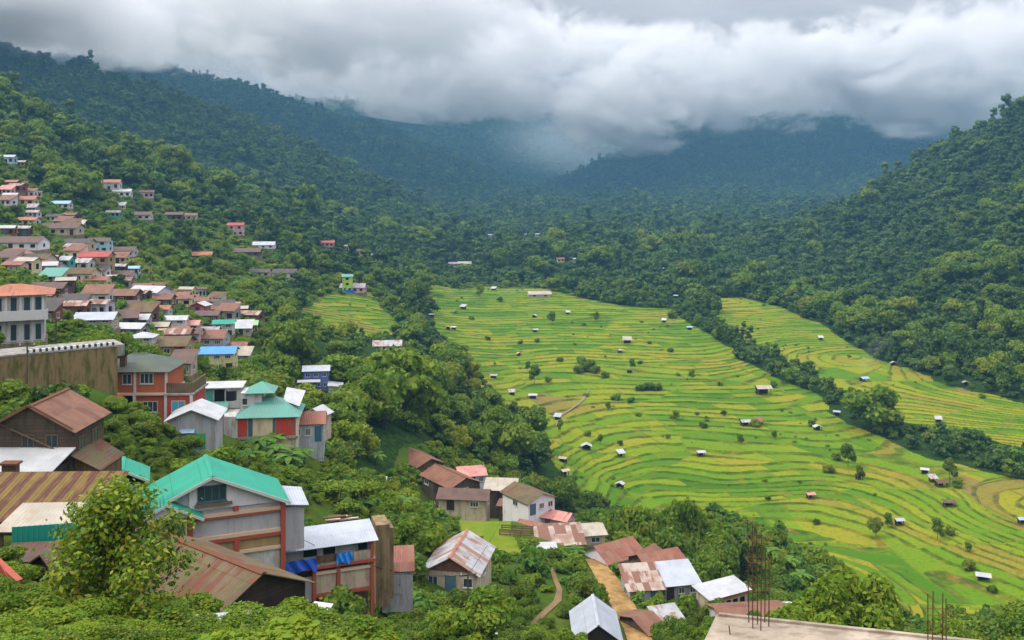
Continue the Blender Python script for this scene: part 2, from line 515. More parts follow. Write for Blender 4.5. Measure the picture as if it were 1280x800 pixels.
# ------------------------------------------------------------------ mesh builder
class MB:
    def __init__(s):
        s.v = []; s.f = []

    def add(s, vs, fs):
        o = len(s.v)
        s.v += [tuple(v) for v in vs]
        s.f += [tuple(i + o for i in f) for f in fs]
        return s

    def box(s, x0, x1, y0, y1, z0, z1):
        return s.add([(x0, y0, z0), (x1, y0, z0), (x1, y1, z0), (x0, y1, z0), (x0, y0, z1), (x1, y0, z1), (x1, y1, z1), (x0, y1, z1)],
                     [(0, 3, 2, 1), (4, 5, 6, 7), (0, 1, 5, 4), (1, 2, 6, 5), (2, 3, 7, 6), (3, 0, 4, 7)])

    def slab(s, quad, th):
        """a sheet through four corners, th thick (downwards)"""
        a = [Vector(q) for q in quad]
        nn = (a[1] - a[0]).cross(a[3] - a[0]).normalized()
        if nn.z < 0:
            nn = -nn
        b = [q - nn * th for q in a]
        return s.add(a + b, [(0, 1, 2, 3), (7, 6, 5, 4), (0, 4, 5, 1), (1, 5, 6, 2), (2, 6, 7, 3), (3, 7, 4, 0)])

    def prism(s, poly2, y0, y1):
        """outline in x,z pushed from y0 to y1"""
        n = len(poly2)
        vs = [(p[0], y0, p[1]) for p in poly2] + [(p[0], y1, p[1]) for p in poly2]
        return s.add(vs, [tuple(range(n)), tuple(range(2 * n - 1, n - 1, -1))] + [(i, i + n, (i + 1) % n + n, (i + 1) % n) for i in range(n)])

    def prismx(s, poly2, x0, x1):
        n = len(poly2)
        vs = [(x0, p[0], p[1]) for p in poly2] + [(x1, p[0], p[1]) for p in poly2]
        return s.add(vs, [tuple(range(n)), tuple(range(2 * n - 1, n - 1, -1))] + [(i, i + n, (i + 1) % n + n, (i + 1) % n) for i in range(n)])

    def cone(s, p0, p1, r0, r1, n=8):
        p0 = Vector(p0); p1 = Vector(p1)
        d = (p1 - p0).normalized()
        a = d.orthogonal().normalized(); b = d.cross(a)
        vs = []
        for p, r in ((p0, r0), (p1, r1)):
            for i in range(n):
                th_ = 2 * math.pi * i / n
                vs.append(p + a * math.cos(th_) * r + b * math.sin(th_) * r)
        return s.add(vs, [(i, (i + 1) % n, (i + 1) % n + n, i + n) for i in range(n)] + [tuple(range(n - 1, -1, -1)), tuple(range(n, 2 * n))])

    def bar(s, p0, p1, w, h):
        p0 = Vector(p0); p1 = Vector(p1)
        d = (p1 - p0).normalized()
        sd_ = d.cross(Vector((0, 0, 1)))
        if sd_.length < 1e-3:
            sd_ = Vector((1, 0, 0))
        sd_.normalize(); up = sd_.cross(d)
        vs = [p + sd_ * a * w / 2 + up * b * h / 2 for p in (p0, p1) for a, b in ((-1, -1), (1, -1), (1, 1), (-1, 1))]
        return s.add(vs, [(0, 1, 2, 3), (7, 6, 5, 4), (0, 4, 5, 1), (1, 5, 6, 2), (2, 6, 7, 3), (3, 7, 4, 0)])

    def mesh(s, name, material=None):
        me = bpy.data.meshes.new(name)
        me.from_pydata(s.v, [], s.f)
        me.update()
        if material is not None:
            me.materials.append(material)
        return me

    def build(s, name, material, parent=None, label=None):
        import bmesh
        me = s.mesh(name, material)
        bm = bmesh.new(); bm.from_mesh(me)
        bmesh.ops.recalc_face_normals(bm, faces=bm.faces)
        bm.to_mesh(me); bm.free()
        o = bpy.data.objects.new(name, me)
        COL.objects.link(o)
        if parent is not None:
            o.parent = parent
        if label:
            o['label'] = label
        return o


def ico(sub):
    import bmesh
    bm = bmesh.new()
    bmesh.ops.create_icosphere(bm, subdivisions=sub, radius=1)
    V = np.array([v.co[:] for v in bm.verts]); F = np.array([[v.index for v in f.verts] for f in bm.faces])
    bm.free()
    return V, F


# ------------------------------------------------------------------ building materials
def objc(t):
    o = t.n('ShaderNodeTexCoord').outputs['Object']
    r = t.n('ShaderNodeObjectInfo').outputs['Random']
    off = t.n('ShaderNodeCombineXYZ', {0: t.m('MULTIPLY', r, 37.0), 1: t.m('MULTIPLY', r, 91.0), 2: t.m('MULTIPLY', r, 13.0)})
    return o, t.vm('ADD', o, off), r


def roof_mat(name, a, b, rust=0.3, rc=((0.10, 0.035, 0.018), (0.20, 0.085, 0.045)), sheet=0.25, moss=0.0, rough=0.55, spec=0.3, streak=0.5):
    """corrugated iron sheets: local x runs along the ridge"""
    m_, t = mat('roof_' + name)
    o, p, r = objc(t)
    s_ = t.n('ShaderNodeSeparateXYZ', {0: p})
    x, y = s_.outputs[0], s_.outputs[1]
    cv = t.n('ShaderNodeCombineXYZ', {0: t.m('FLOOR', t.m('DIVIDE', x, 0.8)), 1: t.m('FLOOR', t.m('DIVIDE', y, 1.9))})
    wn = t.n('ShaderNodeTexWhiteNoise', {'Vector': cv}, noise_dimensions='2D').outputs[0]
    stv = t.vm('MULTIPLY', p, (2.2, streak * 0.9, 0.6))
    n1 = t.noise(stv, 1.0, 5.0, 0.62)
    n2 = t.noise(p, 0.55, 4.0, 0.6)
    c = t.mix(t.ss(n2, 0.35, 0.65), a, b)
    c = t.mix(t.m('MULTIPLY', wn, sheet), c, t.mix(wn, (0.9 * a[0], 0.9 * a[1], 0.9 * a[2]), tuple(min(1, v * 1.35 + .03) for v in b)))
    rm = t.m('ADD', t.m('ADD', t.m('MULTIPLY', n1, 0.75), t.m('MULTIPLY', n2, 0.25)), t.m('MULTIPLY', t.m('SUBTRACT', wn, 0.5), sheet * 0.75))
    th_ = 0.72 - rust * 0.42
    c = t.mix(t.ss(rm, th_ - 0.05, th_ + 0.10), c, t.mix(n1, rc[0], rc[1]))
    if moss:
        c = t.mix(t.m('MULTIPLY', t.ss(t.noise(stv, 0.8, 5.0, 0.6), 0.66 - moss * .3, 0.8 - moss * .3), 0.85), c, (0.10, 0.105, 0.03))
    corr = t.m('SINE', t.m('MULTIPLY', x, 2 * math.pi / 0.21))
    joint = t.ss(t.m('FRACT', t.m('DIVIDE', y, 1.9)), 0.03, 0.0)
    hgt_ = t.m('ADD', t.m('MULTIPLY', corr, 0.5), joint)
    finish(t, c, rough, hgt_, 0.8, 0.03, spec)
    return m_


BR = ((0.075, 0.026, 0.015), (0.17, 0.066, 0.036))
RM = {
 'rust': roof_mat('rust', (0.20, 0.082, 0.043), (0.12, 0.044, 0.024), 0.6, ((0.06, 0.022, 0.013), (0.27, 0.125, 0.07)), 0.5),
 'redrust': roof_mat('redrust', (0.24, 0.085, 0.05), (0.17, 0.055, 0.034), 0.4, ((0.11, 0.04, 0.022), (0.30, 0.16, 0.10)), 0.4),
 'brown': roof_mat('brown', (0.11, 0.058, 0.042), (0.075, 0.04, 0.03), 0.3, BR, 0.25),
 'orange': roof_mat('orange', (0.36, 0.13, 0.06), (0.28, 0.09, 0.045), 0.25, BR, 0.25),
 'zinc': roof_mat('zinc', (0.36, 0.385, 0.43), (0.29, 0.315, 0.36), 0.08, ((.2, .16, .13), (.3, .26, .22)), 0.22, rough=0.4, spec=0.4),
 'zincold': roof_mat('zincold', (0.37, 0.38, 0.40), (0.27, 0.27, 0.28), 0.45, ((0.20, 0.09, 0.05), (0.30, 0.17, 0.11)), 0.35),
 'white': roof_mat('white', (0.42, 0.425, 0.435), (0.33, 0.335, 0.35), 0.15, ((0.30, 0.25, 0.2), (0.4, 0.36, 0.3)), 0.15),
 'cream': roof_mat('cream', (0.38, 0.335, 0.275), (0.30, 0.26, 0.21), 0.3, ((0.25, 0.18, 0.12), (0.34, 0.27, 0.2)), 0.3),
 'mixed': roof_mat('mixed', (0.38, 0.32, 0.27), (0.24, 0.14, 0.10), 0.62, ((0.10, 0.04, 0.026), (0.24, 0.11, 0.07)), 0.75),
 'teal': roof_mat('teal', (0.010, 0.255, 0.165), (0.014, 0.225, 0.150), 0.16, ((0.02, 0.15, 0.105), (0.07, 0.26, 0.19)), 0.22, rough=0.5, spec=0.25),
 'oldteal': roof_mat('oldteal', (0.085, 0.27, 0.22), (0.11, 0.24, 0.20), 0.06, BR, 0.15, rough=0.6),
 'palegreen': roof_mat('palegreen', (0.20, 0.46, 0.16), (0.24, 0.42, 0.2), 0.1, BR, 0.15),
 'mossgrey': roof_mat('mossgrey', (0.085, 0.10, 0.085), (0.07, 0.085, 0.07), 0.12, ((0.09, 0.06, 0.045), (0.14, 0.09, 0.06)), 0.15, moss=0.35, rough=0.8),
 'mossy': roof_mat('mossy', (0.13, 0.090, 0.048), (0.085, 0.060, 0.036), 0.35, BR, 0.55, moss=0.5, rough=0.85),
 'blue': roof_mat('blue', (0.06, 0.22, 0.62), (0.07, 0.25, 0.66), 0.0, BR, 0.1),
 'paleblue': roof_mat('paleblue', (0.27, 0.40, 0.50), (0.23, 0.35, 0.45), 0.05, BR, 0.15),
 'pink': roof_mat('pink', (0.52, 0.24, 0.20), (0.42, 0.17, 0.14), 0.3, BR, 0.3),
 'red': roof_mat('red', (0.36, 0.055, 0.045), (0.28, 0.045, 0.035), 0.25, BR, 0.25),
 'dark': roof_mat('dark', (0.055, 0.042, 0.038), (0.04, 0.032, 0.03), 0.2, BR, 0.3),
 'lilac': roof_mat('lilac', (0.34, 0.28, 0.33), (0.27, 0.22, 0.26), 0.25, BR, 0.3),
}
m_, t = mat('roof_striped')      # broad brown sheets with yellow moss between them
o, p, r = objc(t)
s_ = t.n('ShaderNodeSeparateXYZ', {0: o})
st = t.m('ADD', t.m('DIVIDE', s_.outputs[0], 0.86), t.m('MULTIPLY', t.m('SUBTRACT', t.noise(t.vm('MULTIPLY', o, (1.0, .35, 1.0)), 1.4, 3.0), 0.5), 0.55))
fr_ = t.m('FRACT', st)
mk = t.m('MULTIPLY', t.ss(fr_, 0.30, 0.48), t.ss(fr_, 0.98, 0.84))
c = t.mix(mk, t.mix(t.noise(p, 2.2, 4.0), (0.185, 0.130, 0.038), (0.12, 0.075, 0.028)), t.mix(t.noise(p, 3.0, 4.0), (0.065, 0.028, 0.022), (0.13, 0.062, 0.045)))
c = t.mix(t.m('MULTIPLY', t.ss(t.noise(t.vm('MULTIPLY', p, (3, .6, 1)), 1.3, 4.0), .48, .7), .6), c, (0.21, 0.13, 0.05))
finish(t, c, 0.85, t.m('SINE', t.m('MULTIPLY', s_.outputs[0], 2 * math.pi / 0.21)), 0.7, 0.03, 0.1)
RM['striped'] = m_


def wall_mat(name, a, dirt=(0.18, 0.14, 0.10), amt=0.35, rough=0.85, plank=0.0, brick=False, pscale=0.2, axis='z'):
    m_, t = mat('wall_' + name)
    o, p, r = objc(t)
    s_ = t.n('ShaderNodeSeparateXYZ', {0: o})
    n1 = t.noise(t.vm('MULTIPLY', p, (1.6, 1.6, 0.45)), 1.0, 5.0, 0.62)
    n2 = t.noise(p, 5.0, 3.0, 0.6)
    c = t.mix(t.m('MULTIPLY', n2, 0.4), a, tuple(v * 0.78 for v in a))
    c = t.mix(t.m('MULTIPLY', t.ss(n1, 0.42, 0.68), min(1, amt * 1.7)), c, dirt)
    st_ = t.noise(t.vm('MULTIPLY', p, (5.0, 5.0, 0.35)), 1.0, 3.0, 0.6)
    c = t.mix(t.m('MULTIPLY', t.ss(st_, 0.52, 0.76), min(.7, amt * .9)), c, tuple(v * .55 for v in dirt))
    bump = n2
    if plank:
        q = s_.outputs[2] if axis == 'z' else t.m('ADD', s_.outputs[0], s_.outputs[1])
        k = t.m('DIVIDE', t.m('ADD', q, 50.0), plank)
        wn = t.n('ShaderNodeTexWhiteNoise', {'W': t.m('FLOOR', k)}, noise_dimensions='1D').outputs[0]
        c = t.mix(t.m('MULTIPLY', wn, 0.55), c, tuple(v * 0.5 for v in a))
        gap = t.ss(t.m('FRACT', k), 0.10, 0.02)
        c = t.mix(t.m('MULTIPLY', gap, 0.7), c, (0.012, 0.009, 0.007))
        bump = t.m('SUBTRACT', n2, gap)
    if brick:
        bt = t.n('ShaderNodeTexBrick', {'Vector': t.n('ShaderNodeCombineXYZ', {0: t.m('ADD', s_.outputs[0], s_.outputs[1]), 1: s_.outputs[2]}), 'Scale': 1.0, 'Brick Width': 0.24, 'Row Height': 0.085, 'Mortar Size': 0.010,
                                        'Color1': (*a, 1), 'Color2': (*[v * .8 for v in a], 1), 'Mortar': (*[v * .7 + .06 for v in a], 1)})
        c = t.mix(t.m('MULTIPLY', t.ss(n1, 0.46, 0.75), amt), bt.outputs[0], dirt)
    finish(t, c, rough, bump, 0.35, 0.02, 0.15)
    return m_


WM = {
 'white': wall_mat('white', (0.50, 0.50, 0.49)), 'cream': wall_mat('cream', (0.62, 0.52, 0.34)), 'grey': wall_mat('grey', (0.34, 0.35, 0.37)), 'beige': wall_mat('beige', (0.46, 0.38, 0.28)),
 'lilac': wall_mat('lilac', (0.56, 0.50, 0.58)), 'timber': wall_mat('timber', (0.115, 0.085, 0.06), (0.05, 0.04, 0.03), .5, plank=0.22), 'boards': wall_mat('boards', (0.20, 0.115, 0.055), (0.08, 0.05, 0.03), .5, plank=0.19, axis='x'),
 'brick': wall_mat('brick', (0.46, 0.095, 0.030), (0.20, 0.05, 0.02), .35, brick=True), 'orangebrick': wall_mat('orangebrick', (0.42, 0.105, 0.035), (0.2, 0.06, 0.025), .3, brick=True),
 'red': wall_mat('red', (0.46, 0.05, 0.03)), 'crimson': wall_mat('crimson', (0.42, 0.03, 0.055)), 'blue': wall_mat('blue', (0.10, 0.16, 0.48)), 'paleblue': wall_mat('paleblue', (0.36, 0.52, 0.60)), 'teal': wall_mat('teal', (0.03, 0.34, 0.30)),
 'lime': wall_mat('lime', (0.42, 0.62, 0.05)), 'khaki': wall_mat('khaki', (0.34, 0.25, 0.10)), 'pink': wall_mat('pink', (0.60, 0.34, 0.38)), 'brown': wall_mat('brown', (0.15, 0.085, 0.055), (0.06, 0.04, 0.03), .5, plank=0.2),
 'redbrown': wall_mat('redbrown', (0.22, 0.06, 0.04), plank=0.25), 'tin': wall_mat('tin', (0.40, 0.44, 0.47), (0.2, 0.15, 0.11), .35, plank=0.3, axis='x'), 'concrete': wall_mat('concrete', (0.30, 0.285, 0.26), (0.13, 0.11, 0.09), .6),
 'palewhite': wall_mat('palewhite', (0.66, 0.63, 0.67), (0.36, 0.34, 0.33), .16), 'stone': wall_mat('stone', (0.22, 0.17, 0.115), (0.10, 0.085, 0.04), .8), 'darkwood': wall_mat('darkwood', (0.05, 0.036, 0.027), (0.025, 0.02, 0.017), .5, plank=0.2),
 'greypanel': wall_mat('greypanel', (0.40, 0.39, 0.42), (0.24, 0.22, 0.2), .25), 'yellow': wall_mat('yellow', (0.60, 0.53, 0.24)), 'green': wall_mat('green', (0.03, 0.36, 0.08)), 'bluegrey': wall_mat('bluegrey', (0.045, 0.12, 0.17), amt=.2),
}


def plain(name, c, rough=0.6, spec=0.3, var=0.2):
    m_, t = mat(name)
    o, p, r = objc(t)
    n1 = t.noise(p, 3.0, 4.0, 0.6)
    finish(t, t.mix(t.m('MULTIPLY', n1, var * 2), c, tuple(v * 0.6 for v in c)), rough, n1, 0.15, 0.02, spec)
    return m_


M_DARK = plain('dark_opening', (0.012, 0.011, 0.010), 0.9, 0.05)
M_TRIM = plain('white_trim', (0.52, 0.52, 0.50))
M_CREAM = plain('cream_beam', (0.62, 0.45, 0.32))
M_REDP = plain('red_post', (0.36, 0.075, 0.045))
M_WOOD = plain('old_timber', (0.17, 0.11, 0.065), 0.9, 0.1, .35)
M_TARPB = plain('blue_tarp', (0.02, 0.09, 0.55), 0.45, 0.4)
M_TARPC = plain('sky_blue_tarp', (0.03, 0.26, 0.78), 0.45, 0.4)
M_RUSTB = plain('rusty_steel', (0.15, 0.06, 0.03), 0.8, 0.2, .4)
M_POLE = plain('weathered_pole', (0.10, 0.08, 0.06), 0.9, 0.1, .3)
M_CABLE = plain('black_cable', (0.02, 0.02, 0.02), 0.6, 0.2)
m_, t = mat('window_glass')
b = finish(t, (0.03, 0.05, 0.06), 0.12, None, spec=0.5)
M_GLASS = m_
M_TEALP = plain('teal_sheet', (0.015, 0.26, 0.20), .5, .3, .12)


def empty(name, loc, yaw, label, cat, group=None):
    e = bpy.data.objects.new(name, None); COL.objects.link(e)
    e.location = loc; e.rotation_euler = (0, 0, yaw); e['label'] = label; e['category'] = cat
    e.empty_display_size = 1
    if group:
        e['group'] = group
    return e


def window(e, x, y, z, ww, wh, face='front', cols=2, fm_=None, detail=True, gl=None):
    """z is the sill height; the frame stands 4 cm proud of the wall, the pane is a child of it"""
    mb = MB(); pn = MB(); b_ = 0.07
    if not detail:
        mb.box(-ww / 2, ww / 2, -0.04, 0.02, 0, wh)
        f = mb.build('window', M_DARK, e)
    else:
        mb.box(-ww / 2, -ww / 2 + b_, -0.05, 0.02, 0, wh); mb.box(ww / 2 - b_, ww / 2, -0.05, 0.02, 0, wh)
        mb.box(-ww / 2 + b_, ww / 2 - b_, -0.05, 0.02, 0, b_); mb.box(-ww / 2 + b_, ww / 2 - b_, -0.05, 0.02, wh - b_, wh)
        for i in range(1, cols):
            xx = -ww / 2 + ww * i / cols
            mb.box(xx - .03, xx + .03, -0.045, 0.02, b_, wh - b_)
        mb.box(-ww / 2 - .06, ww / 2 + .06, -0.10, 0.02, -0.07, -0.002)
        f = mb.build('window', fm_ or M_TRIM, e)
        pn.box(-ww / 2 + b_, ww / 2 - b_, -0.022, -0.012, b_, wh - b_)
        pn.build('pane', gl or M_GLASS, f)
    f.location = (x, y, z)
    f.rotation_euler = (0, 0, {'front': 0, 'right': R(90), 'left': R(-90)}[face])
    return f


def door(e, x, y, ww, wh, m, face='front', z=0.0):
    mb = MB(); mb.box(-ww / 2, ww / 2, -0.06, 0.02, 0, wh)
    mb.box(-ww / 2 - .08, -ww / 2 - .003, -0.08, 0.02, 0, wh + .08); mb.box(ww / 2 + .003, ww / 2 + .08, -0.08, 0.02, 0, wh + .08)
    f = mb.build('door', m, e)
    f.location = (x, y, z); f.rotation_euler = (0, 0, {'front': 0, 'right': R(90), 'left': R(-90)}[face])
    h = MB(); h.box(ww * .3, ww * .3 + .05, -.10, -.062, wh * .45, wh * .45 + .14); h.build('handle', M_RUSTB, f)
    return f


def make_roof(e, kind, w, d, h, pitch, over, m, hip=0.0, ridgecap=None, th=0.05):
    """w along x, d along y, eaves at height h. gx: ridge along x; gy: ridge along y; shed: falls towards -y; hip: ridge along x"""
    turn = kind == 'gy'
    if turn:
        w, d = d, w
    mb = MB(); o_ = over
    if kind in ('gx', 'gy'):
        rise = d / 2 * pitch; ez = h - o_ * pitch
        zr = h + rise
        mb.slab([(-w / 2 - o_, -d / 2 - o_, ez), (w / 2 + o_, -d / 2 - o_, ez), (w / 2 + o_, -0.004, zr), (-w / 2 - o_, -0.004, zr)], th)
        mb.slab([(w / 2 + o_, d / 2 + o_, ez), (-w / 2 - o_, d / 2 + o_, ez), (-w / 2 - o_, 0.004, zr), (w / 2 + o_, 0.004, zr)], th)
    elif kind == 'shed':
        rise = d * pitch; zr = h + rise
        mb.slab([(-w / 2 - o_, -d / 2 - o_, h - o_ * pitch), (w / 2 + o_, -d / 2 - o_, h - o_ * pitch), (w / 2 + o_, d / 2 + o_, zr + o_ * pitch), (-w / 2 - o_, d / 2 + o_, zr + o_ * pitch)], th)
    elif kind == 'hip':
        run = min(d / 2, w / 2 * .98); zr = h + d / 2 * pitch; ez = h - o_ * pitch
        X, Y = w / 2 + o_, d / 2 + o_
        k = max(0.02, w / 2 - run)
        vs = [(-X, -Y, ez), (X, -Y, ez), (X, Y, ez), (-X, Y, ez), (-k, 0, zr), (k, 0, zr)]
        vs += [(a, b_, c_ - th) for a, b_, c_ in vs]
        mb.add(vs, [(0, 1, 5, 4), (1, 2, 5), (2, 3, 4, 5), (3, 0, 4), (6, 10, 11, 7), (7, 11, 8), (8, 11, 10, 9), (9, 10, 6), (0, 6, 7, 1), (1, 7, 8, 2), (2, 8, 9, 3), (3, 9, 6, 0)])
    rf = mb.build('roof', m, e)
    if turn:
        rf.rotation_euler = (0, 0, R(90))
    if ridgecap is not None and kind != 'shed':
        L = (w / 2 + o_) if kind != 'hip' else max(.1, w / 2 - d / 2)
        rc = MB(); rc.prismx([(-.17, zr - .04), (.17, zr - .04), (.17, zr - .01), (0, zr + .05), (-.17, zr - .01)], -L - .01, L + .01)
        rc.build('ridge_cap', ridgecap, rf)
    return rf


def make_wall(e, kind, w, d, h, pitch, m, base=2.5, fascia=None, over=.4):
    mb = MB()
    e_ = 0.055
    if kind == 'gx':
        mb.prismx([(-d / 2, -base), (d / 2, -base), (d / 2, h - e_), (0, h - e_ + d / 2 * pitch), (-d / 2, h - e_)], -w / 2, w / 2)
    elif kind == 'gy':
        mb.prism([(-w / 2, -base), (w / 2, -base), (w / 2, h - e_), (0, h - e_ + w / 2 * pitch), (-w / 2, h - e_)], -d / 2, d / 2)
    elif kind == 'shed':
        mb.prismx([(-d / 2, -base), (d / 2, -base), (d / 2, h - e_ + d * pitch), (-d / 2, h - e_)], -w / 2, w / 2)
    else:
        mb.box(-w / 2, w / 2, -d / 2, d / 2, -base, h - e_)
    return mb.build('wall', m, e)


def house(name, label, cat, front, yaw, w, d, h, kind='gx', pitch=.4, over=.35, wm='white', rm='rust', wins=2, dr=True, base=2.5, detail=None, group=None, storeys=1, trim=None, cap=None, stone=False, wcol=None, dcol=None):
    """front: middle of the front wall at the ground"""
    c_, s_ = math.cos(yaw), math.sin(yaw)
    loc = Vector(front) + Vector((-s_ * d / 2, c_ * d / 2, 0))
    e = empty(name, loc, yaw, label, cat, group)
    BLOCKED.append((loc.x, loc.y, max(w, d) * .62))
    far = loc.y > 260 if detail is None else not detail
    make_wall(e, kind, w, d, h, pitch, WM[wm], base if not stone else 0.0)
    if stone:
        mb = MB(); mb.box(-w / 2 - .15, w / 2 + .15, -d / 2 - .15, d / 2 + .15, -base - .5, -.004); mb.build('plinth', WM['stone'], e)
    make_roof(e, kind, w, d, h, pitch, over, RM[rm], ridgecap=cap)
    rr = random.Random(hash(label) & 0xFFFF if False else sum(map(ord, label)))
    sh = h / storeys
    for s in range(storeys):
        n = wins
        slots = n + (1 if (dr and s == 0) else 0)
        dpos = rr.randrange(slots) if slots else 0
        for i in range(slots):
            xx = -w / 2 + w * (i + .5) / slots
            if dr and s == 0 and i == dpos:
                door(e, xx, -d / 2, min(1.0, w * .18), min(2.0, sh * .8), dcol or (WM['darkwood'] if rr.random() < .6 else WM['bluegrey']), z=0.0)
            else:
                window(e, xx, -d / 2, s * sh + sh * .32, min(1.3, w / slots * .55), sh * .42, cols=rr.choice((2, 2, 3)), detail=not far, fm_=wcol)
        if wins:
            window(e, w / 2, 0, s * sh + sh * .32, min(1.2, d * .3), sh * .42, 'right', detail=not far, fm_=wcol)
            window(e, -w / 2, 0, s * sh + sh * .32, min(1.2, d * .3), sh * .42, 'left', detail=not far, fm_=wcol)
    return e


def town(px, py, wpx, hpx, kind, rm, wm, yaw, label, depth=None, storeys=1, wins=2, pitch=.38, over=.4, name='house', cat='house', y=None, **kw):
    """a house on the hillside: bottom middle of its front wall in the picture, width and wall height there"""
    if y is None:
        p = hit(px, py)
    else:
        p = Vector(((px - 640) / FPX * y, y, (HOR - py) / FPX * y))
    k = p.y / FPX
    w_ = max(2.2, wpx * k / max(.6, math.cos(yaw)) * (1.0 if py < 290 or px > 380 else 1.18)); h_ = max(2.0, hpx * k * 1.15)
    d_ = depth or min(max(w_ * .75, 3.0), 7.5)
    return house(name, label, cat, p, yaw, w_, d_, h_, kind, pitch, over, wm, rm, wins=wins, storeys=storeys, group=kw.pop('group', 'houses of the hillside town'), stone=True, base=1.6 + d_ * .12, **kw)


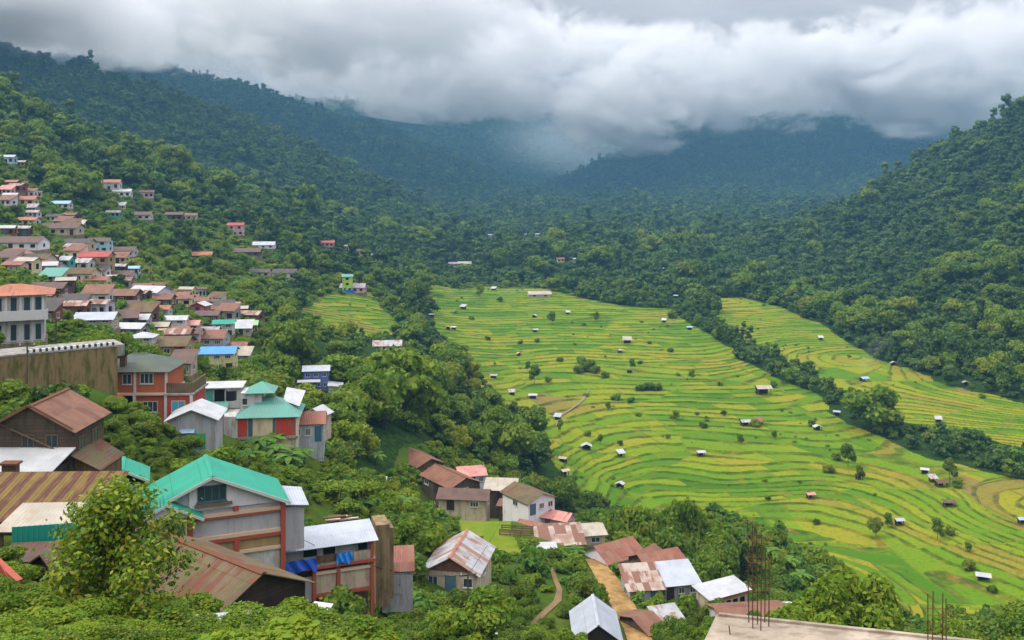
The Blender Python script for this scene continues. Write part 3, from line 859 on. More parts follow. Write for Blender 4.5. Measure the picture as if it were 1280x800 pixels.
TOWNS = [
 # column, foot row, width, wall height, roof form, roof, wall, turn, label
 (7, 205, 18, 8, 'gx', 'zinc', 'paleblue', .1, 'pale blue house below the bare red earth bank, highest in the town'),
 (24, 208, 12, 4, 'gx', 'cream', 'beige', .1, 'low beige hut just right of the highest pale blue house'),
 (12, 234, 16, 6, 'gx', 'orange', 'brown', .0, 'brown house with orange-brown roof at the upper left edge of town'),
 (29, 235, 8, 6, 'gx', 'mossy', 'khaki', .1, 'small mustard yellow shed beside the upper orange-roofed house'),
 (5, 243, 16, 4, 'shed', 'pink', 'pink', .0, 'low pinkish lean-to under the upper orange-roofed house'),
 (28, 257, 26, 7, 'gx', 'orange', 'beige', .15, 'orange-roofed cottage with pale wall above the lilac house'),
 (38, 266, 11, 6, 'shed', 'zincold', 'grey', .1, 'little grey tin shed stacked above the lilac house'),
 (38, 272, 16, 6, 'gx', 'zincold', 'lilac', .0, 'pale lilac house in the upper left of the town'),
 (74, 261, 22, 6, 'gx', 'paleblue', 'white', .1, 'white house with a pale blue roof in the upper town'),
 (32, 282, 22, 6, 'gx', 'orange', 'lilac', .0, 'low house with orange roof above the long white-walled house'),
 (66, 277, 18, 6, 'gx', 'dark', 'white', -.1, 'white house with dark roof behind the big brown-roofed hall'),
 (92, 277, 14, 7, 'gx', 'brown', 'brown', .1, 'plain brown shed behind and right of the big brown-roofed hall'),
 (72, 294, 38, 8, 'gx', 'brown', 'beige', .08, 'big brown-roofed hall with a beige wall, broadest in the upper town'),
 (95, 287, 16, 5, 'shed', 'cream', 'beige', .1, 'low beige lean-to at the right end of the big brown-roofed hall'),
 (136, 238, 24, 9, 'gx', 'orange', 'white', .2, 'long white building with thin orange roof below the dark trees'),
 (152, 247, 20, 7, 'gx', 'white', 'palewhite', .2, 'white and pink house joined below the long orange-roofed building'),
 (183, 248, 16, 7, 'gx', 'brown', 'pink', .3, 'dull pink house half lost in trees right of the white buildings'),
 (150, 262, 9, 4, 'shed', 'white', 'cream', .1, 'tiny cream hut below the white buildings'),
 (141, 272, 16, 6, 'gx', 'zincold', 'teal', .1, 'teal-walled hut in trees below the white buildings'),
 (175, 275, 24, 6, 'gx', 'brown', 'white', .15, 'brown-roofed white house alone among trees, left one of a pair on one level'),
 (217, 276, 20, 7, 'gx', 'brown', 'brown', .2, 'brown-roofed timber house, left half of a joined pair in the trees'),
 (236, 277, 18, 7, 'gx', 'rust', 'beige', .2, 'rust-roofed house, right half of a joined pair in the trees'),
 (294, 295, 16, 12, 'gx', 'red', 'pink', .15, 'pink two-storey house with red roof alone at the forest edge'),
 (329, 311, 22, 4, 'gx', 'white', 'palewhite', .1, 'long white shed on the cleared slope right of the pink two-storey house'),
 (304, 320, 34, 4, 'gx', 'brown', 'brown', .1, 'long low brown house on the cleared slope below the white shed'),
 (250, 325, 22, 5, 'gx', 'orange', 'brown', .1, 'orange-roofed house sunk in the trees between town and clearing'),
 (324, 346, 20, 5, 'gx', 'dark', 'beige', .1, 'dark-roofed low house left of the white house above the upper terraces'),
 (355, 350, 24, 8, 'gx', 'dark', 'white', .1, 'white house with dark roof on the edge above the upper terraces'),
 (409, 309, 16, 5, 'gx', 'red', 'pink', .1, 'dusky pink house in the far woods left of two specks of houses'),
 (434, 313, 8, 5, 'gx', 'cream', 'beige', .1, 'beige cottage in the far woods between two pink houses'),
 (452, 320, 12, 6, 'gx', 'brown', 'pink', .1, 'pink cottage with brown roof in the far woods'),
 (468, 323, 9, 4, 'gx', 'white', 'white', .1, 'white-roofed cottage at the right end of the far woods hamlet'),
 (440, 366, 30, 6, 'gx', 'lilac', 'pink', .0, 'low pinkish house at the foot of the lime green tower house'),
 (20, 313, 46, 9, 'gx', 'brown', 'palewhite', .05, 'long white-walled house with brown roof at the left edge of town'),
 (94, 314, 28, 9, 'gx', 'dark', 'beige', .05, 'beige house with dark overhanging roof beside the pale blue walled house'),
 (121, 315, 22, 12, 'gx', 'brown', 'paleblue', .05, 'pale blue walled house under a stack of brown roofs'),
 (8, 327, 28, 8, 'gy', 'redrust', 'redbrown', -.2, 'red-roofed timber house crowding the left edge above the pink house'),
 (14, 343, 20, 11, 'gx', 'redrust', 'pink', -.1, 'pink house with red and orange roof above the white balcony building'),
 (38, 336, 32, 11, 'gx', 'mossy', 'white', .0, 'house with white pillars and mossy roof in the packed left quarter'),
 (71, 335, 24, 9, 'gx', 'white', 'teal', .05, 'teal-walled house under a white roof in the packed quarter'),
 (94, 338, 26, 9, 'gx', 'zincold', 'white', .0, 'grey and white house between the teal house and the tall khaki house'),
 (116, 341, 30, 18, 'gx', 'red', 'khaki', .05, 'tall khaki house with red roof in the middle of the town'),
 (93, 354, 34, 11, 'gx', 'mossy', 'cream', .05, 'long cream house below the tall khaki house'),
 (119, 361, 22, 10, 'gx', 'redrust', 'cream', .05, 'cream house with red roof right of the long cream house'),
 (152, 321, 24, 7, 'gx', 'brown', 'white', .1, 'white house with brown roof at the right end of the middle row'),
 (147, 329, 16, 4, 'shed', 'rust', 'beige', .0, 'rusty lean-to roof just right of the tall khaki house'),
 (166, 343, 11, 7, 'gx', 'paleblue', 'paleblue', .1, 'small pale blue shed against the trees right of the khaki house'),
 (146, 352, 28, 5, 'gx', 'brown', 'lilac', .05, 'broad brown roof over a lilac wall, below the rusty lean-to'),
 (62, 356, 22, 6, 'shed', 'oldteal', 'beige', .0, 'beige hut with faded green roof left of the long cream house'),
 (56, 372, 34, 8, 'gx', 'brown', 'brown', .05, 'brown timber house among weeds above the balcony building'),
 (46, 382, 28, 8, 'gx', 'rust', 'redbrown', .05, 'reddish timber house right beside the white balcony building'),
 (178, 376, 34, 10, 'gx', 'white', 'lilac', -.3, 'bright white-roofed lilac house standing clear in mid-town'),
 (146, 380, 36, 6, 'gx', 'rust', 'brown', .05, 'long rust-brown roof left of the bright white-roofed lilac house'),
 (160, 391, 18, 9, 'gx', 'brown', 'lilac', .05, 'lilac-grey wall under a brown roof below the long rust-brown roof'),
 (86, 400, 24, 9, 'gx', 'redrust', 'teal', .1, 'red-roofed house with turquoise wall left of the white porch house'),
 (116, 414, 38, 12, 'gx', 'zinc', 'beige', .12, 'white porch house with big pale roof above the striped kerb'),
 (52, 405, 24, 8, 'shed', 'dark', 'redbrown', .0, 'dark open shed right of the white balcony building'),
 (217, 380, 28, 7, 'gx', 'redrust', 'white', .15, 'red-brown roofed white house at the upper right of mid-town'),
 (197, 384, 26, 5, 'gx', 'rust', 'brown', .05, 'rusty roofed hut below right of the bright white-roofed house'),
 (198, 397, 20, 7, 'gx', 'orange', 'lilac', .05, 'hut with orange tin roof, two below the bright white-roofed house'),
 (176, 399, 18, 7, 'gx', 'red', 'redbrown', .05, 'dark red hut left of the orange tin hut'),
 (166, 411, 28, 6, 'gx', 'white', 'grey', .1, 'low house with white sheet roof above the white square hut'),
 (195, 420, 22, 11, 'gx', 'cream', 'redbrown', .1, 'dark red walled house under a cream tin roof'),
 (218, 413, 22, 12, 'gx', 'white', 'palewhite', .1, 'white house with white roof in the lower row'),
 (232, 417, 24, 9, 'gx', 'pink', 'beige', .1, 'beige house with pinkish roof in the lower row'),
 (247, 393, 16, 10, 'gy', 'white', 'crimson', -.2, 'crimson gable house with a white roof'),
 (273, 391, 24, 9, 'hip', 'pink', 'white', .1, 'white house with pink hipped roof at the right edge of the lower town'),
 (257, 404, 24, 7, 'gx', 'brown', 'brown', .05, 'open brown terrace house below the crimson gable house'),
 (279, 419, 20, 13, 'gx', 'teal', 'white', .15, 'white house with small teal roof on the right edge of town'),
 (307, 416, 22, 9, 'gx', 'palegreen', 'redbrown', .15, 'house with light green roof at the right end of the town'),
 (301, 420, 20, 5, 'shed', 'white', 'beige', .1, 'white lean-to roof in front of the light green roofed house'),
 (176, 437, 22, 14, 'hip', 'white', 'lilac', .1, 'small square hut with a bright white pyramid roof'),
 (201, 447, 50, 11, 'gx', 'mossy', 'khaki', .05, 'long mossy-roofed house behind the red brick house'),
 (252, 434, 44, 6, 'gx', 'rust', 'grey', .05, 'long rust-brown roof across the lower row'),
 (259, 424, 20, 6, 'gx', 'lilac', 'lilac', .05, 'faded lilac-roofed hut above the long rust-brown roof of the lower row'),
 (233, 428, 26, 7, 'gx', 'brown', 'pink', .05, 'dull pink house above the long rust-brown roof of the lower row'),
 (271, 463, 34, 19, 'gx', 'blue', 'yellow', .1, 'pale yellow two-storey house with a bright blue sheet roof'),
 (297, 443, 16, 7, 'gx', 'redrust', 'crimson', .1, 'maroon shed behind the blue sheet roof'),
 (300, 455, 18, 5, 'shed', 'cream', 'grey', .0, 'cream tin lean-to right of the pale yellow two-storey house'),
 (225, 470, 22, 5, 'shed', 'brown', 'beige', .0, 'brown shed sunk in the trees below the long mossy-roofed house'),
]
HOUSES = []
for px, py, wp, hp, kd, rm_, wm_k, yw, lb in TOWNS:
    HOUSES.append(town(px, py, wp, hp, kd, rm_, wm_k, yw, lb, storeys=2 if hp > 11 else 1, wins=3 if wp > 26 else 2))

# smaller huts packed between them
rr_ = random.Random(21)
FILL = [poly([(0, 318), (60, 315), (130, 322), (170, 330), (168, 352), (60, 362), (40, 355), (0, 350)]), poly([(60, 362), (230, 365), (300, 385), (318, 420), (290, 440), (150, 428), (150, 405), (70, 400)]), poly([(0, 225), (80, 240), (110, 285), (60, 300), (0, 300)])]
NF = 0
for pg, want in zip(FILL, (24, 30, 10)):
    lo, hi = pg.min(0), pg.max(0); tries = 0; got = 0
    while got < want and tries < 900:
        tries += 1
        x_, y_ = rr_.uniform(lo[0], hi[0]), rr_.uniform(lo[1], hi[1])
        if not inside(np.array([x_]), np.array([y_]), pg)[0]:
            continue
        w_ = rr_.uniform(3.2, 6.0)
        if any((x_ - b[0]) ** 2 + (y_ - b[1]) ** 2 < (b[2] * .72 + w_ * .42) ** 2 for b in BLOCKED):
            continue
        kd, lb, g, rf_ = rr_.choice((('gx', 'small rust-roofed shack packed between bigger houses of the hillside town', 'rust-roofed shacks in the town', ('rust', 'redrust', 'brown', 'rust')),
                                     ('gx', 'small grey tin-roofed shack packed between bigger houses of the hillside town', 'grey tin shacks in the town', ('zincold', 'white', 'cream', 'mixed')),
                                     ('shed', 'brown lean-to shack packed between bigger houses of the hillside town', 'lean-to shacks in the town', ('brown', 'dark', 'mossy', 'rust'))))
        z_ = hz(x_, y_)
        house('shack', lb, 'shack', Vector((x_, y_, z_)), rr_.uniform(-.3, .35), w_, w_ * .7, rr_.uniform(1.9, 3.2), kd, .38, .35, rr_.choice(('beige', 'timber', 'brown', 'white', 'redbrown', 'lilac', 'cream', 'concrete')), rr_.choice(rf_), wins=rr_.choice((1, 2)), group=g, stone=True, base=2.2, detail=False)
        got += 1; NF += 1
print('shacks', NF)
def at(px, py, y):
    return Vector(((px - 640) / FPX * y, y, (HOR - py) / FPX * y))


def block(px, py, y, r):
    p = at(px, py, y); BLOCKED.append((p.x, p.y, r))


# ---------------------------------------------------------------- road, path, retaining wall
def strip(name, pairs, m, label, lift=0.10, sub=5):
    L = []
    for (a, b), (c, d) in zip(pairs[:-1], pairs[1:]):
        pa, pb, pc, pd = hit(*a), hit(*b), hit(*c), hit(*d)
        for i in range(sub):
            f = i / sub
            L.append((pa.lerp(pc, f), pb.lerp(pd, f)))
    L.append((hit(*pairs[-1][0]), hit(*pairs[-1][1])))
    mb = MB(); n = 6
    vs = []
    for a, b in L:
        for j in range(n + 1):
            p = a.lerp(b, j / n)
            vs.append((p.x, p.y, hz(p.x, p.y) + lift))
    fs = [(i * (n + 1) + j, i * (n + 1) + j + 1, (i + 1) * (n + 1) + j + 1, (i + 1) * (n + 1) + j) for i in range(len(L) - 1) for j in range(n)]
    mb.add(vs, fs)
    o = mb.build(name, m)
    o['kind'] = 'structure'; o['label'] = label
    for a, b in L:
        c = (a + b) / 2
        BLOCKED.append((c.x, c.y, (a - b).length * .5))
    return o


m_, t = mat('dirt')
gp = t.n('ShaderNodeNewGeometry').outputs['Position']
dn1 = t.noise(gp, 0.9, 5.0, 0.65); dn2 = t.noise(gp, 0.25, 3.0, 0.6)
c = t.mix(t.ss(dn1, 0.35, 0.7), (0.36, 0.22, 0.085), (0.22, 0.13, 0.05))
c = t.mix(t.m('MULTIPLY', t.ss(dn2, 0.52, 0.68), 0.6), c, (0.09, 0.085, 0.025))
finish(t, c, 0.95, dn1, 0.5, 0.08, 0.05)
DIRT = m_
strip('dirt_road', [((731, 700), (750, 699)), ((740, 714), (766, 716)), ((750, 735), (782, 737)), ((765, 760), (795, 760)), ((779, 785), (808, 785)), ((792, 820), (826, 818))], DIRT, 'ochre dirt road running down past the lower village houses')
strip('footpath', [((685, 700), (689, 700)), ((690, 722), (696, 722)), ((696, 738), (703, 738)), ((692, 752), (702, 752)), ((676, 766), (684, 768)), ((660, 782), (668, 784))], plain('trodden_earth', (0.22, 0.15, 0.075), .95, .05, .35), 'narrow earth footpath winding through the bushes', sub=3)
# path through the fields
strip('field_path', [((735, 487), (737, 487)), ((727, 500), (731, 500)), ((700, 520), (703, 520)), ((694, 533), (697, 533))], plain('grey_track', (0.22, 0.18, 0.11), .95, .05), 'short stony track between the terraces', .3, sub=3)

# retaining wall with painted kerb stones and the lane on top
a = at(-30, 449.5, 92); b = at(147, 433, 99.6)
dv = (b - a); L_ = Vector((dv.x, dv.y, 0)).length; yw = math.atan2(dv.y, dv.x)
e = empty('retaining_wall', a, yw, 'tall weathered stone retaining wall holding up the lane on the left', 'wall')
mb = MB()
mb.prism([(0, -5.2), (L_, -5.2), (L_, 0), (0, 0)], 0, 1.2)
mb.build('wall', wall_mat('mossy_stone', (0.22, 0.155, 0.075), (0.085, 0.08, 0.02), .8), e)
mb = MB(); mb.box(0, L_, -.06, .34, .003, .16); mb.build('coping', WM['concrete'], e)
mb = MB(); mb.box(-3, L_ + 1, 1.21, 5.6, -1.2, -.02); ln = mb.build('lane', WM['concrete']); ln.location = a; ln.rotation_euler = (0, 0, yw); ln['kind'] = 'structure'; ln['label'] = 'narrow concrete lane above the retaining wall'
BLOCKED.append(((a.x + b.x) / 2, (a.y + b.y) / 2 + 2, 6.5))
BK = plain('black_paint', (0.03, 0.03, 0.032)); WK = plain('white_paint', (0.72, 0.72, 0.70))
proto = None
for i in range(15):
    f = L_ * (0.36 + 0.62 * i / 14)
    if proto is None:
        k = empty('kerb_stone', (0, 0, 0), 0, 'black and white painted kerb stone on the retaining wall', 'kerb stone', 'painted kerb stones along the lane')
        mb = MB(); mb.box(-.24, .24, -.13, .13, 0, .30); mb.build('body', WK, k)
        mb = MB(); mb.box(-.243, -.05, -.135, .135, .02, .305); mb.build('painted_band', BK, k)
        proto = k
    else:
        k = proto.copy(); COL.objects.link(k)
        for ch in proto.children:
            q_ = ch.copy(); COL.objects.link(q_); q_.parent = k
    p = a + Vector((math.cos(yw) * f, math.sin(yw) * f, .165)) + Vector((-math.sin(yw), math.cos(yw), 0)) * .14
    k.location = p; k.rotation_euler = (0, 0, yw)

# ---------------------------------------------------------------- A: old timber house with iron roof
e = empty('timber_house', (at(38, 507, 60).x, 62.35, -19.2), 0.0, 'dark weathered timber house with rusty gable roof and white porch roof', 'house')
BLOCKED.append((-30, 62, 5.5)); BLOCKED.append((-30, 58, 4))
make_wall(e, 'gy', 5.2, 4.7, 4.2, .55, WM['timber'], 2)
make_roof(e, 'gy', 5.2, 4.7, 4.2, .55, .38, RM['rust'], ridgecap=M_RUSTB)
window(e, -.15, -2.35, 2.85, .8, .95, cols=2, fm_=M_WOOD); window(e, 1.35, -2.35, 2.85, .8, .95, cols=2, fm_=M_WOOD)
window(e, 2.6, -1.0, 2.5, .9, .9, 'right', fm_=M_WOOD); window(e, 2.6, .9, 2.5, .9, .9, 'right', fm_=M_WOOD)
mb = MB(); mb.bar((-2.75, -2.62, 4.15), (0, -2.62, 5.68), .05, .2); mb.bar((2.75, -2.62, 4.15), (0, -2.62, 5.68), .05, .2); mb.build('bargeboard', M_WOOD, e)
mb = MB(); mb.bar((-1.9, -2.5, 4.5), (2.3, -2.5, 2.6), .09, .06); mb.build('brace', M_WOOD, e)
mb = MB(); mb.slab([(-3.0, -5.2, 2.15), (2.55, -5.2, 2.15), (2.85, -2.36, 3.0), (-3.0, -2.36, 3.0)], .05); mb.build('porch_roof', RM['white'], e)
mb = MB(); mb.box(-2.9, 2.4, -4.9, -2.5, -2, 2.1); mb.build('porch_wall', WM['darkwood'], e)
mb = MB(); mb.box(.0, .82, -5.75, -5.25, .4, 2.85); ch = mb.build('chimney', WM['brown'], e)
mb = MB(); mb.box(-.12, .94, -5.87, -5.13, 2.853, 2.97); mb.build('cap', M_RUSTB, ch)
mb = MB(); mb.slab([(2.62, -2.6, 2.55), (4.35, -2.2, 1.5), (4.35, 1.6, 1.5), (2.62, 1.6, 2.55)], .05); mb.build('side_roof', RM['mossy'], e)
mb = MB(); mb.prism([(2.63, -2), (4.15, -2), (4.15, 1.48), (2.63, 2.45)], -2.1, 1.5); mb.build('side_shed', WM['boards'], e)

# ---------------------------------------------------------------- B: broad striped roof
e = empty('striped_roof_shed', (at(45, 600, 50).x, 49.7, -19.9), 0.03, 'low shed under a broad rusty roof striped with yellow moss', 'shed')
make_wall(e, 'shed', 7.4, 4.4, 3.55, .2, WM['darkwood'], 1); make_roof(e, 'shed', 7.4, 4.4, 3.55, .2, .3, RM['striped'])
door(e, 2.2, -2.2, .9, 1.9, WM['boards']); BLOCKED.append((-25, 49.7, 4.6))
# ---------------------------------------------------------------- C: pale flat roof and teal sheet fence
e = empty('open_shed', (at(57, 640, 45).x, 45.1, -18.6), 0.05, 'open shed with a pale beige sheet roof beside the teal fence', 'shed')
make_roof(e, 'shed', 3.3, 2.8, 3.02, .11, .12, RM['cream'])
for sx in (-1.5, 0, 1.5):
    mb = MB(); mb.box(sx - .06, sx + .06, -1.25, -1.13, -.6, 2.93); mb.build('post', M_WOOD, e)
mb = MB(); mb.box(-1.6, 1.6, 1.2, 1.3, -.6, 3.1); mb.build('back_wall', WM['darkwood'], e)
mb = MB(); mb.box(-1.55, 1.55, -1.3, -1.12, 2.76, 2.9); mb.build('eave_beam', M_WOOD, e)
mb = MB()
for i in range(28):
    x0 = -1.55 + i * 3.1 / 28
    mb.box(x0, x0 + 3.1 / 28 - .004, -.02 - (.025 if i % 2 else 0), .02 - (.025 if i % 2 else 0), -.3, 1.42)
fe = mb.build('sheet_fence', M_TEALP); fe.location = (at(62, 690, 43).x, 43.0, at(62, 695, 43).z); fe.rotation_euler = (0, 0, .22); fe['label'] = 'teal green corrugated sheet fence below the pale shed roof'; fe['category'] = 'fence'
BLOCKED.append((-21, 44.5, 3))
# ---------------------------------------------------------------- D: little brown shed with a dark gable
house('small_shed', 'small brown shed with dark open gable left of the leafy foreground tree', 'shed', at(58, 745, 39), -.55, 2.5, 4.0, 1.0, 'gy', .62, .3, 'darkwood', 'brown', wins=0, dr=False, base=1.5, detail=True)
house('rusty_lean_to', 'flat brown lean-to roof between the teal fence and the small dark gable', 'shed', at(68, 733, 41.2), .12, 4.2, 1.4, 1.2, 'shed', .12, .2, 'darkwood', 'brown', wins=0, dr=False, base=1.5, detail=True)
mb = MB(); mb.bar(at(-6, 700, 37), at(24, 728, 36), .25, .2); mb.bar(at(-2, 706, 36.6), at(10, 727, 36.2), .05, .3)
o = mb.build('red_beam', M_REDP); o['label'] = 'short red painted beam lying at the left edge above the hedge'; o['category'] = 'beam'

# ---------------------------------------------------------------- F: long mossy brown roof in front
e = house('long_roof_house', 'low dark house under a long mossy brown iron roof, nearest in front', 'house', Vector((-11.9, 45, -22.6)), .905, 5.6, 8.6, 3.35, 'gy', .47, .42, 'darkwood', 'mossy', wins=0, dr=False, base=1.5, detail=True, cap=M_RUSTB)
door(e, -1.2, -4.3, .9, 1.9, WM['timber']); window(e, .9, -4.3, 1.1, .9, .9, fm_=M_WOOD)
mb = MB(); mb.box(1.7, 2.5, -4.36, -4.301, .6, 1.7); mb.build('patch_sheet', RM['cream'], e)

# ---------------------------------------------------------------- G: the teal-roofed house
yw = .39
F0 = at(265, 593, 67)
G_ = Vector((F0.x - math.sin(yw) * 2.5, F0.y + math.cos(yw) * 2.5, -28.0))
e = empty('teal_roof_house', G_, yw, 'large white gabled house with bright teal iron roof and red posts', 'house')
BLOCKED.append((G_.x, G_.y, 6.8))
make_roof(e, 'gy', 9.8, 5.0, 5.78, .45, .42, RM['teal'], ridgecap=RM['teal'])
mb = MB(); mb.prism([(-4.9, -2.5), (4.9, -2.5), (4.9, 5.72), (0, 7.9), (-4.9, 5.72)], -2.3, 2.5); mb.build('wall', WM['greypanel'], e)
mb = MB(); mb.prism([(-1.5, 5.55), (4.75, 5.55), (4.85, 5.68), (0, 7.86), (-1.5, 7.18)], -2.42, -2.305); mb.build('gable', WM['palewhite'], e)
for sx in (-1, 1):
    mb = MB(); mb.bar((sx * 5.36, -2.96, 5.48), (sx * .01, -2.96, 7.89), .05, .2); mb.build('bargeboard', M_TRIM, e)
window(e, 0.0, -2.425, 6.12, 1.95, 1.12, cols=4, fm_=WM['bluegrey'])
mb = MB(); mb.box(-1.15, 1.35, -2.75, -2.43, 5.86, 6.0); mb.build('sill', M_WOOD, e)
for z0, z1, mm in ((5.0, 5.26, M_CREAM), (4.86, 4.99, M_REDP), (3.42, 3.66, M_CREAM), (3.16, 3.41, M_REDP), (2.2, 2.42, M_CREAM), (.0, .2, M_REDP)):
    mb = MB(); mb.box(-1.3, 4.95, -2.52, -2.31, z0, z1); mb.build('floor_beam', mm, e)
for xx in (-1.45, 4.88):
    mb = MB(); mb.box(xx - .17, xx + .17, -2.62, -2.33, -1.5, 5.5); mb.build('post', M_REDP, e)
mb = MB(); mb.box(1.45, 1.8, -2.58, -2.33, 5.27, 5.6); mb.build('post_stub', M_REDP, e)
mb = MB(); mb.box(1.5, 1.85, -2.58, -2.33, 2.43, 3.15); mb.build('post_stub', M_REDP, e)
mb = MB(); mb.box(-1.25, 4.7, -2.36, -2.306, 2.45, 3.14); mb.build('lower_panel', WM['khaki'], e)
mb = MB(); mb.box(1.6, 4.7, -2.36, -2.306, .25, 2.18); mb.build('lower_panel', WM['white'], e)
# projecting porch gable on the left
pz = 7.0
mb = MB(); mb.prism([(-5.0, 5.55), (-1.1, 5.55), (-3.05, 6.55)], -3.5, -2.31); mb.build('porch_gable', WM['palewhite'], e)
mb = MB(); mb.slab([(-5.45, -3.8, 5.40), (-3.05, -3.8, 6.66), (-3.05, -1.4, 6.66), (-5.45, -1.4, 5.40)], .05); mb.slab([(-.62, -3.8, 5.40), (-3.05, -3.8, 6.66), (-3.05, -1.4, 6.66), (-.62, -1.4, 5.40)], .05)
mb.build('porch_roof', RM['teal'], e)
for sx in (-1, 1):
    mb = MB(); mb.bar((-3.05 + sx * 2.42, -3.84, 5.33), (-3.05, -3.84, 6.6), .05, .17); mb.build('bargeboard', M_TRIM, e)
mb = MB(); mb.box(-4.9, -1.7, -3.3, -2.31, 2.0, 5.54); mb.build('porch_wall', WM['cream'], e)
door(e, -2.35, -3.3, .85, 1.9, WM['bluegrey'], z=3.45)
window(e, -4.0, -3.3, 4.7, 1.3, .6, cols=2, fm_=M_WOOD)
mb = MB(); mb.box(-5.1, -1.5, -4.4, -3.31, 3.2, 3.42); mb.build('porch_floor', WM['concrete'], e)
for i in range(8):
    mb = MB(); mb.box(-5.0 + i * .48, -4.95 + i * .48, -4.35, -4.3, 3.43, 4.2); mb.build('baluster', M_REDP, e)
mb = MB(); mb.box(-5.05, -1.55, -4.37, -4.27, 4.2, 4.27); mb.build('handrail', M_REDP, e)
# grey lean-to at its right end
mb = MB(); mb.slab([(5.0, -1.6, 5.0), (6.9, -1.6, 4.75), (6.9, 1.6, 5.15), (5.0, 1.6, 5.5)], .05); mb.build('side_roof', RM['zinc'], e)
mb = MB(); mb.box(5.05, 6.6, -1.3, 1.4, 1.5, 4.68); mb.build('side_shed', WM['greypanel'], e)

# ---------------------------------------------------------------- H: small teal gable to its left
p = at(158, 640, 71)
e = house('teal_gable_hut', 'small teal-roofed hut with dark gable left of the big teal roof', 'hut', Vector((p.x, 70.2, -25.2)), .35, 3.1, 3.0, 3.9, 'gy', .5, .35, 'timber', 'teal', wins=0, dr=False, base=2, detail=True, cap=RM['teal'])
mb = MB(); mb.box(-1.3, 1.3, -1.53, -1.502, 2.4, 4.1); mb.build('opening', M_DARK, e)
mb = MB(); mb.box(.1, 1.15, -1.6, -1.54, 2.5, 3.3); mb.build('shutter', M_TARPB, e)
for sx in (-1, 1):
    mb = MB(); mb.bar((sx * 1.86, -1.88, 3.66), (0, -1.88, 4.6), .05, .16); mb.build('bargeboard', M_TRIM, e)

# ---------------------------------------------------------------- J: stilt house with blue tarpaulins
yw = .37
p = at(411, 700, 73.2)
e = empty('stilt_house', (p.x - math.sin(yw) * 1.3, p.y + math.cos(yw) * 1.3, -32.6), yw, 'grey stilt house with white roof above pale panels on red posts', 'house')
BLOCKED.append((p.x, p.y + 1.5, 4.6))
make_roof(e, 'shed', 7.0, 2.6, 5.42, .2, .3, RM['zinc'])
mb = MB(); mb.prismx([(-.9, 3.95), (1.3, 3.95), (1.3, 5.85), (-.9, 5.4)], -3.5, 3.5); mb.build('wall', WM['grey'], e)
for xx, ww in ((-1.35, 1.0), (.1, .9), (2.7, .7)):
    mb = MB(); mb.box(xx - ww / 2, xx + ww / 2, -.95, -.904, 4.55, 5.25); mb.build('opening', M_DARK, e)
mb = MB(); mb.box(-.9, 1.7, -.98, -.91, 4.0, 4.5); mb.build('timber_panel', WM['boards'], e)
mb = MB(); mb.box(-3.6, 3.6, -1.4, 1.3, 3.68, 3.94); mb.build('deck', WM['concrete'], e)
mb = MB(); mb.box(-3.6, 3.6, -1.47, -1.41, 3.70, 3.92); mb.build('deck_beam', M_REDP, e)
for xx in (-3.3, -1.1, .75, 3.35):
    mb = MB(); mb.box(xx - .13, xx + .13, -1.38, -1.12, -2.2, 3.57); mb.build('post', M_REDP, e)
mb = MB(); mb.box(3.2, 3.46, -1.38, -1.12, 3.97, 5.2); mb.build('post', M_REDP, e)
mb = MB(); mb.box(1.9, 3.2, -1.38, -1.32, 3.97, 4.6); mb.build('railing_panel', WM['beige'], e)
mb = MB(); mb.box(-.95, .6, -1.2, -1.12, 1.75, 3.2); mb.build('panel', WM['beige'], e)
mb = MB(); mb.box(.9, 3.2, -1.2, -1.12, 1.75, 3.2); mb.build('panel', WM['beige'], e)
mb = MB(); mb.box(-3.2, -1.25, -1.2, -1.12, 1.2, 3.1); mb.build('panel', WM['grey'], e)
for z0 in (3.2, 1.5):
    mb = MB(); mb.box(-1.2, 3.4, -1.32, -1.10, z0, z0 + .22); mb.build('floor_beam', M_CREAM if z0 > 2 else M_REDP, e)
mb = MB(); mb.box(-3.4, 3.4, .4, 1.2, -2.4, 3.6); mb.build('back_wall', WM['brown'], e)


def tarp(name, x0, x1, z0, z1, m, label, seed):
    rr = random.Random(seed); nx, nz = 16, 8
    vs = []
    for j in range(nz + 1):
        for i in range(nx + 1):
            u = i / nx; v = j / nz
            sag = (1 - v) * .10 * math.sin(u * 9 + seed) + .05 * math.sin(u * 23 + v * 6 + seed)
            vs.append((x0 + (x1 - x0) * u, -1.62 + .10 * math.sin(u * 17 + seed + v * 4) * (1 - .4 * v), z0 + (z1 - z0) * v + sag))
    fs = [(j * (nx + 1) + i, j * (nx + 1) + i + 1, (j + 1) * (nx + 1) + i + 1, (j + 1) * (nx + 1) + i) for j in range(nz) for i in range(nx)]
    mb = MB(); mb.add(vs, fs); o = mb.build(name, m)
    o.location = e.location; o.rotation_euler = e.rotation_euler
    sm = o.modifiers.new('thick', 'SOLIDIFY'); sm.thickness = .02
    o['label'] = label; o['category'] = 'tarpaulin'


tarp('tarpaulin', -3.35, -.95, 3.75, 4.62, M_TARPB, 'crumpled dark blue tarpaulin over the railing of the stilt house', 2)
tarp('tarpaulin', .55, 1.75, 3.95, 4.75, M_TARPC, 'bright sky blue tarpaulin on the railing of the stilt house', 5)
